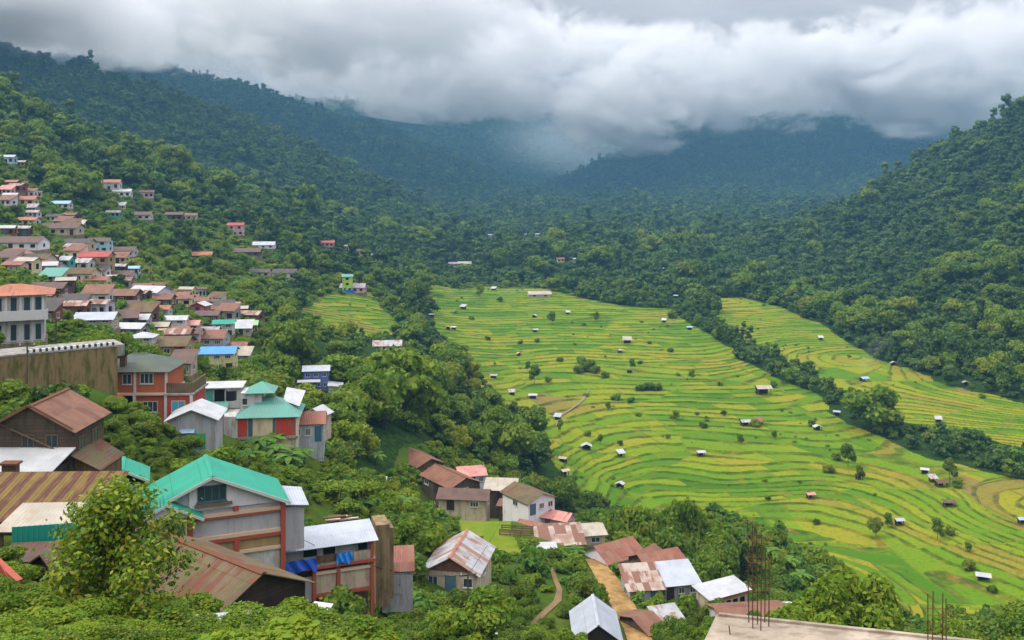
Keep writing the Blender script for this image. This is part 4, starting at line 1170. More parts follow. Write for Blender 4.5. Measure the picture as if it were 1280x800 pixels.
# bank of boards and small rust shed right of it
mb = MB(); mb.box(0, 1.1, 0, 2.4, -6.5, -.0); mb.box(1.104, 1.5, .4, 2.4, -6.2, -.45)
o = mb.build('board_bank', wall_mat('tanboard', (0.30, 0.21, 0.115), (0.11, 0.085, 0.05), .7, plank=.24, axis='x')); o.location = at(470, 657, 77); o.rotation_euler = (0, 0, .3); o['label'] = 'tan board wall standing at the right end of the stilt house'; o['category'] = 'wall'
BLOCKED.append((-9.7, 79, 2.6))
house('rust_shed', 'small rust-roofed shed with grey door against the tan board wall', 'shed', at(497, 742, 79), .12, 2.5, 2.6, 1.9, 'shed', .38, .15, 'grey', 'redrust', wins=0, base=1.5, detail=True, dcol=WM['tin'])
BLOCKED.append((8.4, 89.5, 2.8)); BLOCKED.append((8.0, 85, 2.2))
# stacked timber behind the stilt house
p = hit(418, 655)
e = empty('timber_stack', p + Vector((0, 0, -.3)), .3, 'untidy stack of pale sawn timber behind the white stilt house roof', 'timber stack')
rr = random.Random(4)
for i in range(13):
    mb = MB(); z0 = .35 + .16 * (i // 3); x0 = rr.uniform(-3, -2); y0 = (i % 3) * .5 + rr.uniform(-.1, .1)
    mb.bar((x0, y0, z0), (x0 + rr.uniform(3.2, 5.2), y0 + rr.uniform(-.3, .3), z0 + rr.uniform(-.05, .05)), .3, .12)
    mb.build('plank', [M_WOOD, M_CREAM, WM['beige'], WM['boards']][i % 4], e)
mb = MB(); mb.box(-2.6, -2.3, -.2, 1.4, -.5, .28); mb.box(1.2, 1.5, -.2, 1.4, -.5, .28); mb.build('bearer', M_WOOD, e)
BLOCKED.append((p.x, p.y, 2.6))

# ---------------------------------------------------------------- red brick house with moss-grey roof
y0 = 104.0
p = at(162, 526, y0)
e = empty('brick_house', (p.x, y0 + 3.0, p.z), .03, 'two-storey red brick house with moss-grey hipped roof and white posts', 'house')
BLOCKED.append((p.x + 1, y0 + 2, 6.6))
W2 = 7.7
mb = MB(); mb.box(-W2 / 2, W2 / 2, -3, 3, 3.05, 5.5); mb.build('wall', WM['orangebrick'], e)
mb = MB(); mb.box(.35, W2 / 2 - .02, -2.9, 2.9, -2.5, 2.78); mb.build('lower_wall', WM['brick'], e)
mb = MB(); mb.box(-W2 / 2 + .2, .345, -.2, 2.9, -2.5, 2.78); mb.build('recess_wall', WM['darkwood'], e)
mb = MB(); mb.box(-W2 / 2 - .25, W2 / 2 + .1, -3.3, 3.1, 2.80, 3.04); mb.build('floor_slab', M_CREAM, e)
make_roof(e, 'hip', W2, 6.0, 5.55, .42, .45, RM['mossgrey'], ridgecap=RM['mossgrey'])
mb = MB(); mb.box(-1.35, -.75, -2.5, -1.9, 5.6, 7.0); ch = mb.build('chimney', WM['brown'], e)
mb = MB(); mb.box(-1.45, -.65, -2.6, -1.8, 7.003, 7.12); mb.build('cap', M_DARK, ch)
for xx in (.5, 3.85):
    mb = MB(); mb.box(xx - .14, xx + .14, -3.32, -3.05, -2.2, 2.79); mb.build('post', M_TRIM, e)
    mb = MB(); mb.box(xx - .12, xx + .12, -3.16, -3.003, 3.05, 5.35); mb.build('post', M_TRIM, e)
mb = MB(); mb.box(-3.85, -2.9, -3.02, -3.003, 3.1, 5.4); mb.build('darker_panel', WM['brick'], e)
window(e, -.35, -3.0, 3.95, 1.0, 1.15, cols=2); window(e, 1.75, -3.0, 4.0, 1.45, 1.15, cols=3)
window(e, 2.1, -2.9, .9, 1.6, 1.2, cols=3); window(e, -2.4, -3.0, 3.95, .02, .02) if False else None
mb = MB(); mb.box(3.87, 6.6, -3.2, 2.0, -3.2, 2.79); mb.build('wing', WM['red'], e)
mb = MB(); mb.box(3.75, 6.9, -3.45, 2.2, 2.805, 3.0); mb.build('terrace_slab', WM['concrete'], e)
mb = MB(); mb.box(3.9, 6.7, -3.2, -3.05, 3.005, 4.1); mb.box(6.55, 6.7, -3.04, 2.0, 3.005, 4.1); mb.build('parapet', RM['mossy'], e)
window(e, 5.2, -3.2, 1.0, 1.5, 1.2, cols=2, gl=plain('blue_glass', (.10, .35, .45), .15, .5))
mb = MB(); mb.box(6.5, 6.78, -3.46, -3.21, -3.0, 2.79); mb.build('post', M_TRIM, e)
mb = MB(); mb.box(3.9, 6.5, -3.28, -3.203, -.45, -.2); mb.build('band', M_CREAM, e)
# orange tank in the recess
import bmesh
bm = bmesh.new(); bmesh.ops.create_uvsphere(bm, u_segments=20, v_segments=12, radius=.95)
for v in bm.verts:
    v.co.z *= .85
    if v.co.z < -.3: v.co.z = -.3 - (abs(v.co.z) - .3) * 1.5
me = bpy.data.meshes.new('water_tank'); bm.to_mesh(me); bm.free(); me.materials.append(plain('orange_tank', (.45, .11, .03), .6)); me.polygons.foreach_set('use_smooth', [True] * len(me.polygons))
o = bpy.data.objects.new('water_tank', me); COL.objects.link(o); o.location = at(146, 503, 102.6); o['label'] = 'round orange water tank in the recess of the brick house'; o['category'] = 'water tank'
mb = MB(); mb.box(-1, 1, -.8, 1.2, -2.6, -.9); q_ = mb.build('tank_stand', WM['orangebrick'], o)
mb = MB(); mb.box(-.35, .35, -.1, .1, -.6, .6); o = mb.build('blue_sheet', M_TARPC); o.location = at(111, 481, 101); o.rotation_euler = (0, R(-20), .2); o['label'] = 'small blue sheet hanging at the left corner of the brick house'; o['category'] = 'sheet'

# ---------------------------------------------------------------- grey hut with green door
e = house('grey_hut', 'grey hut with white gable roof and green door below the brick house', 'hut', at(240, 563, 98.5), .12, 4.6, 4.5, 3.3, 'gy', .42, .45, 'grey', 'white', wins=0, dr=False, base=2, detail=True)
door(e, .75, -2.25, 1.0, 1.5, WM['green'], z=.2)
mb = MB(); mb.slab([(-1.2, -2.7, 1.9), (.3, -2.7, 1.9), (.3, -2.26, 2.2), (-1.2, -2.26, 2.2)], .04); mb.build('awning', RM['paleblue'], e)
window(e, -.5, -2.25, .5, .9, .9, cols=2)

# ---------------------------------------------------------------- old-teal roofed compound
e = empty('green_roof_house', (at(330, 546, 115).x, 118, at(330, 546, 115).z), .12, 'house with faded teal hipped roof and red and cream panels', 'house')
BLOCKED.append((at(318, 546, 115).x, 117, 7.4))
mb = MB(); mb.box(-3.6, 3.5, -3, 3, -2.5, 2.55); mb.build('wall', WM['cream'], e)
make_roof(e, 'hip', 7.1, 6.0, 2.6, .55, .4, RM['oldteal'], ridgecap=RM['oldteal'])
for x0, x1, mm in ((-3.5, -2.3, 'red'), (-2.2, -1.7, 'bluegrey'), (-1.6, .6, 'cream'), (.7, 1.0, 'bluegrey'), (1.05, 3.4, 'red')):
    mb = MB(); mb.box(x0, x1, -3.06, -3.003, .1, 2.4); mb.build('panel', WM[mm], e)
for xx in (-3.55, 3.5):
    mb = MB(); mb.box(xx - .12, xx + .12, -3.16, -3.065, -2, 2.5); mb.build('post', M_TRIM, e)
mb = MB(); mb.box(-3.6, 3.6, -3.3, -3.07, -.2, .05); mb.build('floor_slab', WM['concrete'], e)
mb = MB(); mb.box(-3.4, -.9, -1.0, 2.6, 2.8, 4.9); mb.build('upper_wall', WM['white'], e)
window(e, -2.9, -1.0, 3.4, .7, .9, cols=1)
ru = MB(); X0, X1, Y0, Y1 = -2.9, .7, -1.5, 2.6
ru.add([(X0, Y0, 4.9), (X1, Y0, 4.9), (X1, Y1, 4.9), (X0, Y1, 4.9), ((X0 + X1) / 2, (Y0 + Y1) / 2, 6.0)], [(0, 1, 4), (1, 2, 4), (2, 3, 4), (3, 0, 4), (3, 2, 1, 0)]); ru.build('upper_roof', RM['oldteal'], e)
mb = MB(); mb.box(-5.6, -3.65, -3.4, 1, -3, 2.6); mb.build('side_block', WM['white'], e)
mb = MB(); mb.box(-5.85, -5.0, -3.6, -2.9, -3, 3.2); mb.build('pillar', WM['red'], e)
mb = MB(); mb.slab([(-8.6, -3.0, 2.0), (-5.0, -3.0, 2.0), (-5.0, .6, 3.6), (-8.6, .6, 3.6)], .06); mb.build('side_roof', RM['oldteal'], e)
mb = MB(); mb.box(-8.3, -5.66, -2.7, .4, -3, 1.95); mb.build('side_wall', WM['beige'], e)
mb = MB(); mb.box(-8.4, -3.6, .8, 3.6, 2.7, 5.3); mb.build('rear_block', WM['white'], e)
mb = MB(); mb.box(-8.4, -7.0, .72, .796, 3.4, 5.2); mb.build('green_panel', WM['teal'], e)
mb = MB(); mb.box(-6.8, -5.6, .7, .796, 3.5, 5.0); mb.build('opening', M_DARK, e)
mb = MB(); mb.slab([(-8.7, .4, 5.3), (-3.4, .4, 5.3), (-3.4, 3.9, 5.45), (-8.7, 3.9, 5.45)], .1); mb.build('rear_roof', RM['white'], e)
mb = MB(); mb.slab([(1.5, .3, 3.6), (3.6, -.9, 3.1), (4.0, 3.0, 4.2), (1.6, 3.4, 4.6)], .06); mb.build('roof_sheet', RM['white'], e)
mb = MB(); mb.cone((0, 0, 0), (0, 0, 1.15), .62, .62, 18); mb.cone((0, 0, 1.15), (0, 0, 1.4), .6, .25, 18)
o = mb.build('water_tank', plain('black_plastic', (.015, .015, .018), .4)); o.location = at(289, 500, 113.5); o['label'] = 'black round water tank on the faded teal roofed house'; o['category'] = 'water tank'
house('rusty_roof_house', 'pale house with rusty roof right of the faded teal roof', 'house', at(385, 552, 118.5), .15, 3.7, 4.5, 2.3, 'gx', .42, .3, 'tin', 'redrust', wins=2, base=2.5, detail=True)
house('white_gable_roof_shed', 'small shed with white gable roof behind the rusty-roofed pale house', 'shed', at(392, 532, 123), -.3, 2.7, 2.2, 1.5, 'gy', .55, .3, 'beige', 'white', wins=0, dr=False, base=2, detail=True)

# ---------------------------------------------------------------- white building with balcony at the left edge
p = at(2, 428, 108)
e = empty('balcony_building', (p.x, 111, p.z), .42, 'white two-storey building with orange roof and balcony at the left edge', 'building')
BLOCKED.append((p.x, 111, 6))
mb = MB(); mb.box(-4, 3.1, -3, 3, -3, 5.4); mb.build('wall', WM['white'], e)
make_roof(e, 'hip', 7.3, 6, 5.45, .28, .55, RM['orange'])
mb = MB(); mb.box(-4.3, 3.5, -4.0, -3.01, 2.5, 2.72); mb.box(-4.3, 3.5, -4.0, -3.9, 2.72, 3.6); mb.box(3.4, 3.5, -3.89, -3.01, 2.72, 3.6); mb.build('balcony', M_TRIM, e)
for i, xx in enumerate((-3.0, -1.5, 0, 1.35, 2.5)):
    window(e, xx, -3.0, 2.75, .75, 2.3, cols=1, fm_=WM['greypanel']); window(e, xx, -3.0, .1, .7, 1.9, cols=1, fm_=WM['greypanel'])
for xx in (-2.2, -.75, .7, 1.95, 3.0):
    mb = MB(); mb.box(xx - .12, xx + .12, -3.14, -3.003, 2.73, 5.3); mb.build('pilaster', M_TRIM, e)
mb = MB(); mb.box(-4.2, 3.3, -3.25, 3.1, -3, -.15); mb.build('plinth', WM['stone'], e)

# ---------------------------------------------------------------- houses in the valley slope
p = hit(395, 487)
e = town(395, 487, 30, 21, 'gx', 'zinc', 'blue', .15, 'bright blue two-storey house with white roofs among the trees', storeys=2, wins=3, name='blue_house', group=None, detail=True)
mb = MB(); mb.slab([(-4.0, -3.9, 2.05), (1.0, -3.9, 2.05), (1.0, -2.7, 2.4), (-4.0, -2.7, 2.4)], .06); mb.build('porch_roof', RM['white'], e)
mb = MB(); mb.slab([(2.6, -4.2, 1.2), (6.0, -4.2, .9), (6.0, -1.4, 1.3), (2.6, -1.4, 1.7)], .06); mb.build('side_roof', RM['white'], e)
mb = MB(); mb.box(2.8, 5.8, -3.9, -1.6, -1.5, .85); mb.build('side_shed', WM['paleblue'], e)
e = town(434, 365, 12, 17, 'gx', 'oldteal', 'lime', .1, 'narrow lime green tower house with teal roof above the upper terraces', storeys=3, wins=1, name='lime_house', group=None, depth=4.5)
mb = MB(); mb.box(-2.6, 3.0, -2.7, 2.2, -2.0, .9); mb.build('blue_base', M_TARPB, e)
town(484, 440, 34, 7, 'gx', 'zincold', 'grey', .1, 'long grey tin-roofed house alone in the wooded slope', group=None, wins=3)
for px, py, wp, hp, rm_, wl, lb in ((567, 334, 12, 4, 'lilac', 'beige', 'pale lilac-roofed house at the head of the fields'), (581, 334, 16, 4, 'cream', 'grey', 'cream-roofed long house at the head of the fields'),
                                   (701, 328, 9, 4, 'orange', 'yellow', 'orange and yellow house in the forest behind the fields'), (717, 327, 6, 3, 'white', 'white', 'white hut right of the orange house in the forest'),
                                   (613, 297, 6, 3, 'white', 'white', 'lone white speck of a house in the far forest'), (656, 296, 5, 3, 'white', 'white', 'leftmost of three white far houses in a row'), (664, 296, 5, 3, 'white', 'white', 'middle one of three white far houses in a row'), (672, 296, 5, 3, 'white', 'white', 'rightmost of three white far houses in a row'),
                                   (675, 372, 28, 3, 'cream', 'beige', 'long low pale shed at the upper edge of the terraces'), (1183, 168, 5, 5, 'red', 'redbrown', 'tiny red hut on the crest of the wooded right hill')):
    town(px, py, wp, hp, 'gx', rm_, wl, .1, lb, group=None, wins=2, dr=False)

# ---------------------------------------------------------------- lower village
e = house('zinc_roof_house', 'house with patched zinc roof and rusty ridge cap in the bushes', 'house', at(563, 742, 100), -.18, 5.6, 7.6, 2.35, 'gy', .55, .45, 'beige', 'zincold', wins=2, base=2.5, detail=True, cap=RM['orange'])
mb = MB(); mb.prism([(-2.7, 2.36), (2.7, 2.36), (0, 3.8)], -3.86, -3.803); mb.build('gable_sheet', RM['rust'], e)
LOW = 'houses of the lower village'


def low(name, px, py, y, yw, w_, d_, h_, kd, pt, wl, rf_, lb, wins=2, over=.4, **kw):
    kw.setdefault('dr', True)
    return house(name, lb, kw.pop('cat', 'house'), at(px, py, y), yw, w_, d_, h_, kd, pt, over, wl, rf_, wins=wins, base=3, detail=True, group=LOW, **kw)


low('village_house', 508, 590, 168, -1.0, 8.5, 5.0, 2.0, 'gx', .42, 'brown', 'rust', 'farthest rust-roofed house of the brown row beyond the lawn')
low('village_house', 545, 616, 157, -.95, 9.0, 5.6, 2.0, 'gx', .42, 'timber', 'rust', 'middle rust-roofed house of the brown row beyond the lawn', cap=M_RUSTB)
e = low('village_house', 578, 638, 147.5, -.12, 7.4, 4.0, 1.9, 'gx', .45, 'beige', 'brown', 'brown-roofed house with dark doorway facing the yellow-green lawn', wins=1)
low('pink_roof_house', 591, 607, 166, .25, 4.4, 4.0, 1.9, 'gx', .5, 'white', 'pink', 'small white house with pinkish roof behind the brown row')
low('shed', 625, 625, 153, -.1, 4.6, 3.0, 1.7, 'shed', .25, 'timber', 'cream', 'beige tin shed between the brown row and the white gable', wins=0, cat='shed')
low('white_gable_house', 677, 641, 143, .62, 4.9, 6.6, 2.0, 'gy', .40, 'palewhite', 'mossy', 'white gabled house under a yellow-streaked tin roof beside the fields')
low('shed', 640, 646, 147, -.3, 4.2, 3.0, 1.7, 'gx', .3, 'brown', 'rust', 'rusty shed left of the white gabled house', wins=0, cat='shed')
low('village_house', 664, 684, 136.5, -.5, 5.4, 4.4, 2.0, 'gx', .42, 'beige', 'redrust', 'red-brown roofed house below the white gabled house', wins=1)
low('village_house', 692, 664, 142, -.5, 4.0, 3.0, 2.0, 'gx', .42, 'pink', 'pink', 'pink-roofed shack tucked behind the red-brown roof', wins=1)
low('village_house', 702, 697, 132, .12, 6.2, 4.2, 1.9, 'shed', .28, 'beige', 'mixed', 'house with striped white and rust sheet roof above the footpath', wins=1)
low('village_house', 733, 684, 136, .2, 5.4, 4.5, 1.8, 'gx', .3, 'beige', 'cream', 'cream patched roof between the striped roof and the white house', wins=1)
e = house('white_village_house', 'white house with a big rust-red roof beside the dirt road', 'house', Vector((15.0, 126.4, -51.4)), .59, 5.9, 5.2, 2.85, 'gx', .5, .45, 'palewhite', 'redrust', wins=2, base=2, detail=True, group=LOW, dr=False)
mb = MB(); mb.slab([(-3.3, -3.7, 1.55), (3.3, -3.7, 1.55), (3.3, -2.61, 2.0), (-3.3, -2.61, 2.0)], .05); mb.build('awning', RM['white'], e)
low('village_house', 812, 728, 121.5, -.25, 3.6, 4.6, 2.1, 'gy', .6, 'darkwood', 'rust', 'dark gabled shack right against the white roadside house', wins=0)
low('village_house', 836, 731, 119.5, .45, 5.4, 5.0, 2.3, 'gx', .45, 'brown', 'redrust', 'rust-red patched roof below the dark trees', wins=1)
low('village_house', 808, 757, 112, .15, 3.9, 4.0, 2.0, 'shed', .3, 'tin', 'mixed', 'grey roadside shack with half white half rusty roof', wins=1)
low('village_house', 852, 748, 113.5, .22, 4.2, 3.6, 1.8, 'shed', .3, 'concrete', 'zinc', 'grey-roofed house between the rust-red roof and the long white roof', wins=2)
e = low('long_white_roof_building', 911, 773, 110.5, .5, 5.6, 2.4, 2.9, 'shed', .18, 'beige', 'white', 'long white-roofed block with a row of dark square openings', wins=0, dr=False, cat='building')
for i in range(5):
    mb = MB(); mb.box(-2.5 + i * 1.05, -1.85 + i * 1.05, -1.26, -1.203, 1.3, 2.1); mb.build('opening', M_DARK, e)
mb = MB(); mb.box(-2.8, 2.8, -1.3, -1.21, 2.3, 2.6); mb.build('lintel_beam', RM['orange'], e)
e = low('brown_roof_house', 950, 803, 99, .12, 7.4, 5.0, 2.0, 'gx', .28, 'white', 'rust', 'brown-roofed white house just behind the concrete rooftop', wins=2)
mb = MB(); mb.slab([(1.3, -4.2, 1.5), (4.3, -4.2, 1.5), (4.3, -2.51, 2.05), (1.3, -2.51, 2.05)], .05); mb.build('side_roof', RM['zinc'], e)
mb = MB(); mb.box(3.9, 4.9, -.5, 1.2, 1.6, 2.4); mb.build('chimney_block', WM['white'], e)
low('grey_gable_house', 748, 833, 94.5, .0, 4.4, 6.6, 2.6, 'gy', .72, 'darkwood', 'zinc', 'house with steep smooth grey gable roof beside the dirt road', over=.3, wins=1, cap=RM['zinc'])
low('shed', 604, 815, 88, .1, 2.2, 2.2, 1.3, 'shed', .3, 'timber', 'zincold', 'tin-roofed shed cut by the lower edge below the power pole', wins=0, cat='shed')
low('shed', 822, 806, 100, .55, 2.2, 5.0, 1.5, 'gx', .3, 'timber', 'rust', 'narrow rusty roadside shed nearest to the viewer', wins=0, cat='shed')
low('shed', 838, 790, 104, .3, 2.6, 2.0, 1.4, 'shed', .25, 'beige', 'zincold', 'low pale shed behind the narrow rusty roadside shed', wins=0, cat='shed')
low('shed', 685, 704, 128, .1, 2.0, 1.8, 1.6, 'shed', .2, 'white', 'white', 'little white shed at the head of the footpath', wins=0, cat='shed')
house('white_sheet_shed', 'low white sheet roof glimpsed under the leaves of the big foreground tree', 'shed', Vector((-11.4, 34.5, -18.6)), .2, 3.4, 2.4, 1.7, 'shed', .2, .1, 'grey', 'white', wins=0, dr=False, base=1, detail=True)
mb = MB(); mb.slab([(-.8, -.5, 0), (.8, -.6, .05), (.7, .6, .35), (-.7, .6, .3)], .03); mb.box(-.6, .6, -.2, .3, -1.2, -.05)
o = mb.build('white_table_sheet', M_TRIM); o.location = at(399, 764, 62); o.rotation_euler = (0, 0, -.35); o['label'] = 'white sheet lying on a crate in the bushes below the stilt house'; o['category'] = 'sheet'
p = hit(476, 610)
e = empty('hutch', p, .05, 'two-tier white roofed hutch on the grassy slope', 'hutch')
for z0 in (.3, 1.0):
    mb = MB(); mb.box(-.75, .75, -.4, .4, z0, z0 + .45); mb.build('box', WM['darkwood'], e)
    mb = MB(); mb.slab([(-.95, -.6, z0 + .47), (.95, -.6, z0 + .47), (.95, .55, z0 + .62), (-.95, .55, z0 + .62)], .04); mb.build('lid', M_TRIM, e)
for sx in (-.7, .7):
    for sy in (-.35, .35):
        mb = MB(); mb.box(sx - .04, sx + .04, sy - .04, sy + .04, -.4, .3); mb.build('leg', M_WOOD, e)
BLOCKED.append((p.x, p.y, 1.6))

# wooden pen and log pile by the lawn
p = hit(645, 668)
e = empty('wooden_pen', p, -.15, 'low plank pen at the right edge of the lawn', 'pen')
for i in range(4):
    for j in range(2):
        mb = MB(); mb.box(-2.2 + i * 1.45, -2.1 + i * 1.45, -.9 + j * 1.8, -.8 + j * 1.8, -.4, .9); mb.build('post', M_WOOD, e)
for z0 in (.2, .5, .8):
    for j in (0, 1):
        mb = MB(); mb.box(-2.25, 2.35, -.95 + j * 1.8, -.905 + j * 1.8, z0, z0 + .16); mb.build('rail', M_WOOD, e)
BLOCKED.append((p.x, p.y, 2.2))

# ---------------------------------------------------------------- concrete rooftop in the foreground with starter bars
m_, t = mat('cast_concrete')
o_, p_, r__ = objc(t)
cn1 = t.noise(o_, 1.1, 6.0, .65); cn2 = t.noise(t.vm('MULTIPLY', o_, (1, 2.4, 1)), 3.2, 4.0, .6)
c = t.mix(t.ss(cn1, .35, .65), (0.40, 0.335, 0.27), (0.25, 0.205, 0.16))
c = t.mix(t.m('MULTIPLY', t.ss(cn2, .48, .66), .75), c, (0.17, 0.125, 0.09))
c = t.mix(t.m('MULTIPLY', t.ss(t.noise(o_, 14., 3.), .6, .75), .4), c, (0.1, 0.08, 0.06))
finish(t, c, .92, cn2, .5, .03, .1)
CONC = m_
e = empty('concrete_rooftop', (2.4, 11.26, -5.0), 0, 'bare concrete flat roof of an unfinished house with rusty starter bars', 'building')
mb = MB()
out = [(0, 0), (-.55, -1.3), (-.9, -3.0), (9.0, -3.0), (9.0, -2.3)]
n = len(out)
mb.add([(x_, y_, 0) for x_, y_ in out] + [(x_, y_, -.22) for x_, y_ in out], [tuple(range(n - 1, -1, -1)), tuple(range(n, 2 * n))] + [(i, (i + 1) % n, (i + 1) % n + n, i + n) for i in range(n)])
mb.build('roof_slab', CONC, e)
mb = MB(); mb.box(.0, 7.5, -2.9, -2.3, -9, -.225); mb.build('wall', WM['concrete'], e)
mb = MB(); mb.bar((.02, -.03, .012), (8.9, -2.27, .012), .05, .03); mb.build('kerb', CONC, e)


M_BAR = plain('dark_rusty_bar', (.075, .04, .025), .85, .2, .3)


def bars(specs):
    for px, y, top, base_ in specs:
        mb = MB()
        x_ = (px - 640) / FPX * y
        lx = random.Random(int(px)).uniform(-.02, .02)
        mb.cone((x_ - 2.4, y - 11.26, base_), (x_ - 2.4 + lx, y - 11.26, (HOR - top) / FPX * y + 5.0), .0062, .0062, 6)
        b = mb.build('starter_bar', M_BAR, e)


bars([(936, 11.05, 650, -.02), (941, 10.9, 655, -.02), (947, 11.0, 662, -.02), (951, 10.85, 668, -.02), (956, 11.05, 688, -.02), (961, 10.95, 690, -.02)])
bars([(1160, 10.46, 742, -.3), (1165, 10.36, 739, -.3), (1178, 10.40, 741, -.3), (1183, 10.32, 748, -.3)])
bars([(913, 10.75, 782, -.02)])
for px, py, y, wv_ in ((948, 672, 10.95, .16), (948, 700, 10.95, .16), (948, 735, 10.95, .16), (1172, 765, 10.38, .16)):
    mb = MB(); c0 = at(px, py, y) - Vector(e.location)
    for s1, s2 in (((-1, -1), (1, -1)), ((1, -1), (1, 1)), ((1, 1), (-1, 1)), ((-1, 1), (-1, -1))):
        mb.cone(c0 + Vector((s1[0] * .12, s1[1] * .08, 0)), c0 + Vector((s2[0] * .12, s2[1] * .08, 0)), .004, .004, 5)
    mb.build('tie_ring', M_RUSTB, e)

# ---------------------------------------------------------------- boulders at the lower left
for i, (px, py, r, lb) in enumerate(((8, 792, .55, 'large buff boulder at the lower left corner'), (30, 799, .42, 'smaller buff boulder right of the corner boulder'), (-6, 804, .5, 'buff boulder cut off by the left edge'))):
    V, F = ico(3)
    rg = np.random.default_rng(i)
    dn_ = 1 + .22 * np.sin(V @ rg.normal(0, 2.2, 3)) + .12 * np.sin(V @ rg.normal(0, 5, 3))
    V = V * dn_[:, None] * np.array([1.25, .9, .75]) * r
    me = big_mesh('boulder', V, F); me.materials.append(CONC)
    o = bpy.data.objects.new('boulder', me); COL.objects.link(o)
    o.location = hit(px, py) + Vector((0, 0, r * .55)); o.rotation_euler = (.2, .1, i); o['label'] = lb; o['category'] = 'boulder'

# ---------------------------------------------------------------- poles and cables
POLES = []
def pole(px, top, base_py, label, r=.09, arms=1, y=None):
    p = hit(px, base_py) if y is None else at(px, base_py, y)
    hgt_ = (base_py - top) * p.y / FPX
    e = empty('utility_pole', p, .3, label, 'pole')
    mb = MB(); mb.cone((0, 0, -1.5), (0, 0, hgt_), r, r * .7, 9); mb.build('post', M_POLE, e)
    for i in range(arms):
        mb = MB(); mb.box(-.75, .75, -.05, .05, hgt_ - .45 - i * .6, hgt_ - .35 - i * .6); ca = mb.build('cross_arm', M_POLE, e)
        for sx in (-.6, 0, .6):
            mb = MB(); mb.cone((sx, 0, hgt_ - .345 - i * .6), (sx, 0, hgt_ - .15 - i * .6), .05, .04, 8); mb.build('insulator', M_TRIM, ca)
    POLES.append(p + Vector((0, 0, hgt_ - .4)))
    return e


pole(585, 713, 812, 'thin dark power pole in front of the patched zinc roof', .08)
pole(34, 427, 492, 'leaning grey power pole in front of the retaining wall', .09, y=90)
pole(647, 592, 650, 'power pole beside the white gabled house', .08)
pole(633, 603, 642, 'slim post left of the power pole by the white gabled house', .06, arms=0)
pole(-18, 520, 640, 'power pole at the far left beside the timber house', .09, y=58)


def cable(a, b, sag, label):
    n = 18
    mb = MB()
    pts = [a.lerp(b, i / n) - Vector((0, 0, 4 * sag * (i / n) * (1 - i / n))) for i in range(n + 1)]
    for q0, q1 in zip(pts[:-1], pts[1:]):
        mb.cone(q0, q1, .022, .022, 5)
    o = mb.build('cable', M_CABLE); o['label'] = label; o['category'] = 'cable'


pole(128, 268, 300, 'power pole among the upper town houses behind the big brown hall', .1)
pole(188, 330, 372, 'power pole behind the bright white-roofed lilac house', .1)
pole(236, 372, 408, 'power pole left of the crimson gable house', .1)
pole(70, 398, 434, 'power pole beside the striped kerb lane', .1)
cable(POLES[5], POLES[6], 1.5, 'cable down the upper town between two poles')
cable(POLES[6], POLES[7], 1.2, 'cable through mid-town between two poles')
cable(POLES[8], POLES[6], 1.5, 'cable from the kerb lane pole up into mid-town')
cable(POLES[1], POLES[8], 1.0, 'cable along the lane above the retaining wall')
cable(POLES[4], at(478, 560, 120), 2.0, 'thin cable from the far left pole across the valley slope')
cable(POLES[0], at(350, 660, 71), 1.2, 'cable sagging from the dark power pole to the teal house')
cable(POLES[2], POLES[0], 1.5, 'cable between the two lower village poles')
cable(POLES[2], at(480, 545, 190), 1.6, 'cable running from the lower village pole into the trees')
# ------------------------------------------------------------------ field huts
def field_hut(px, py, wpx, roof, label, wall_=None, kind='hut', rot=None):
    p = hit(px, py)
    w_ = max(1.7, wpx * p.y / FPX * .8); d_ = w_ * .75; h_ = max(1.3, w_ * .5)
    rr = random.Random(int(px * 7 + py))
    yw = rr.uniform(-.5, .5) if rot is None else rot
    e = empty('field_hut', p, yw, label, 'hut', 'small huts on the rice terraces')
    for sx in (-1, 1):
        for sy in (-1, 1):
            mb = MB(); mb.box(sx * w_ * .44 - .07, sx * w_ * .44 + .07, sy * d_ * .42 - .07, sy * d_ * .42 + .07, -.6, h_ - .05); mb.build('post', M_WOOD, e)
    mb = MB(); mb.box(-w_ * .42, w_ * .42, d_ * .36, d_ * .42, -.2, h_ * .92)
    mb.box(-w_ * .42, -w_ * .38, -d_ * .3, d_ * .355, -.2, h_ * .75)
    mb.build('wall', WM[wall_ or 'darkwood'], e)
    make_roof(e, rr.choice(('gx', 'gx', 'shed', 'gy')) if wpx < 15 else 'gx', w_, d_, h_, .42, .3, RM[roof])
    BLOCKED.append((p.x, p.y, w_))


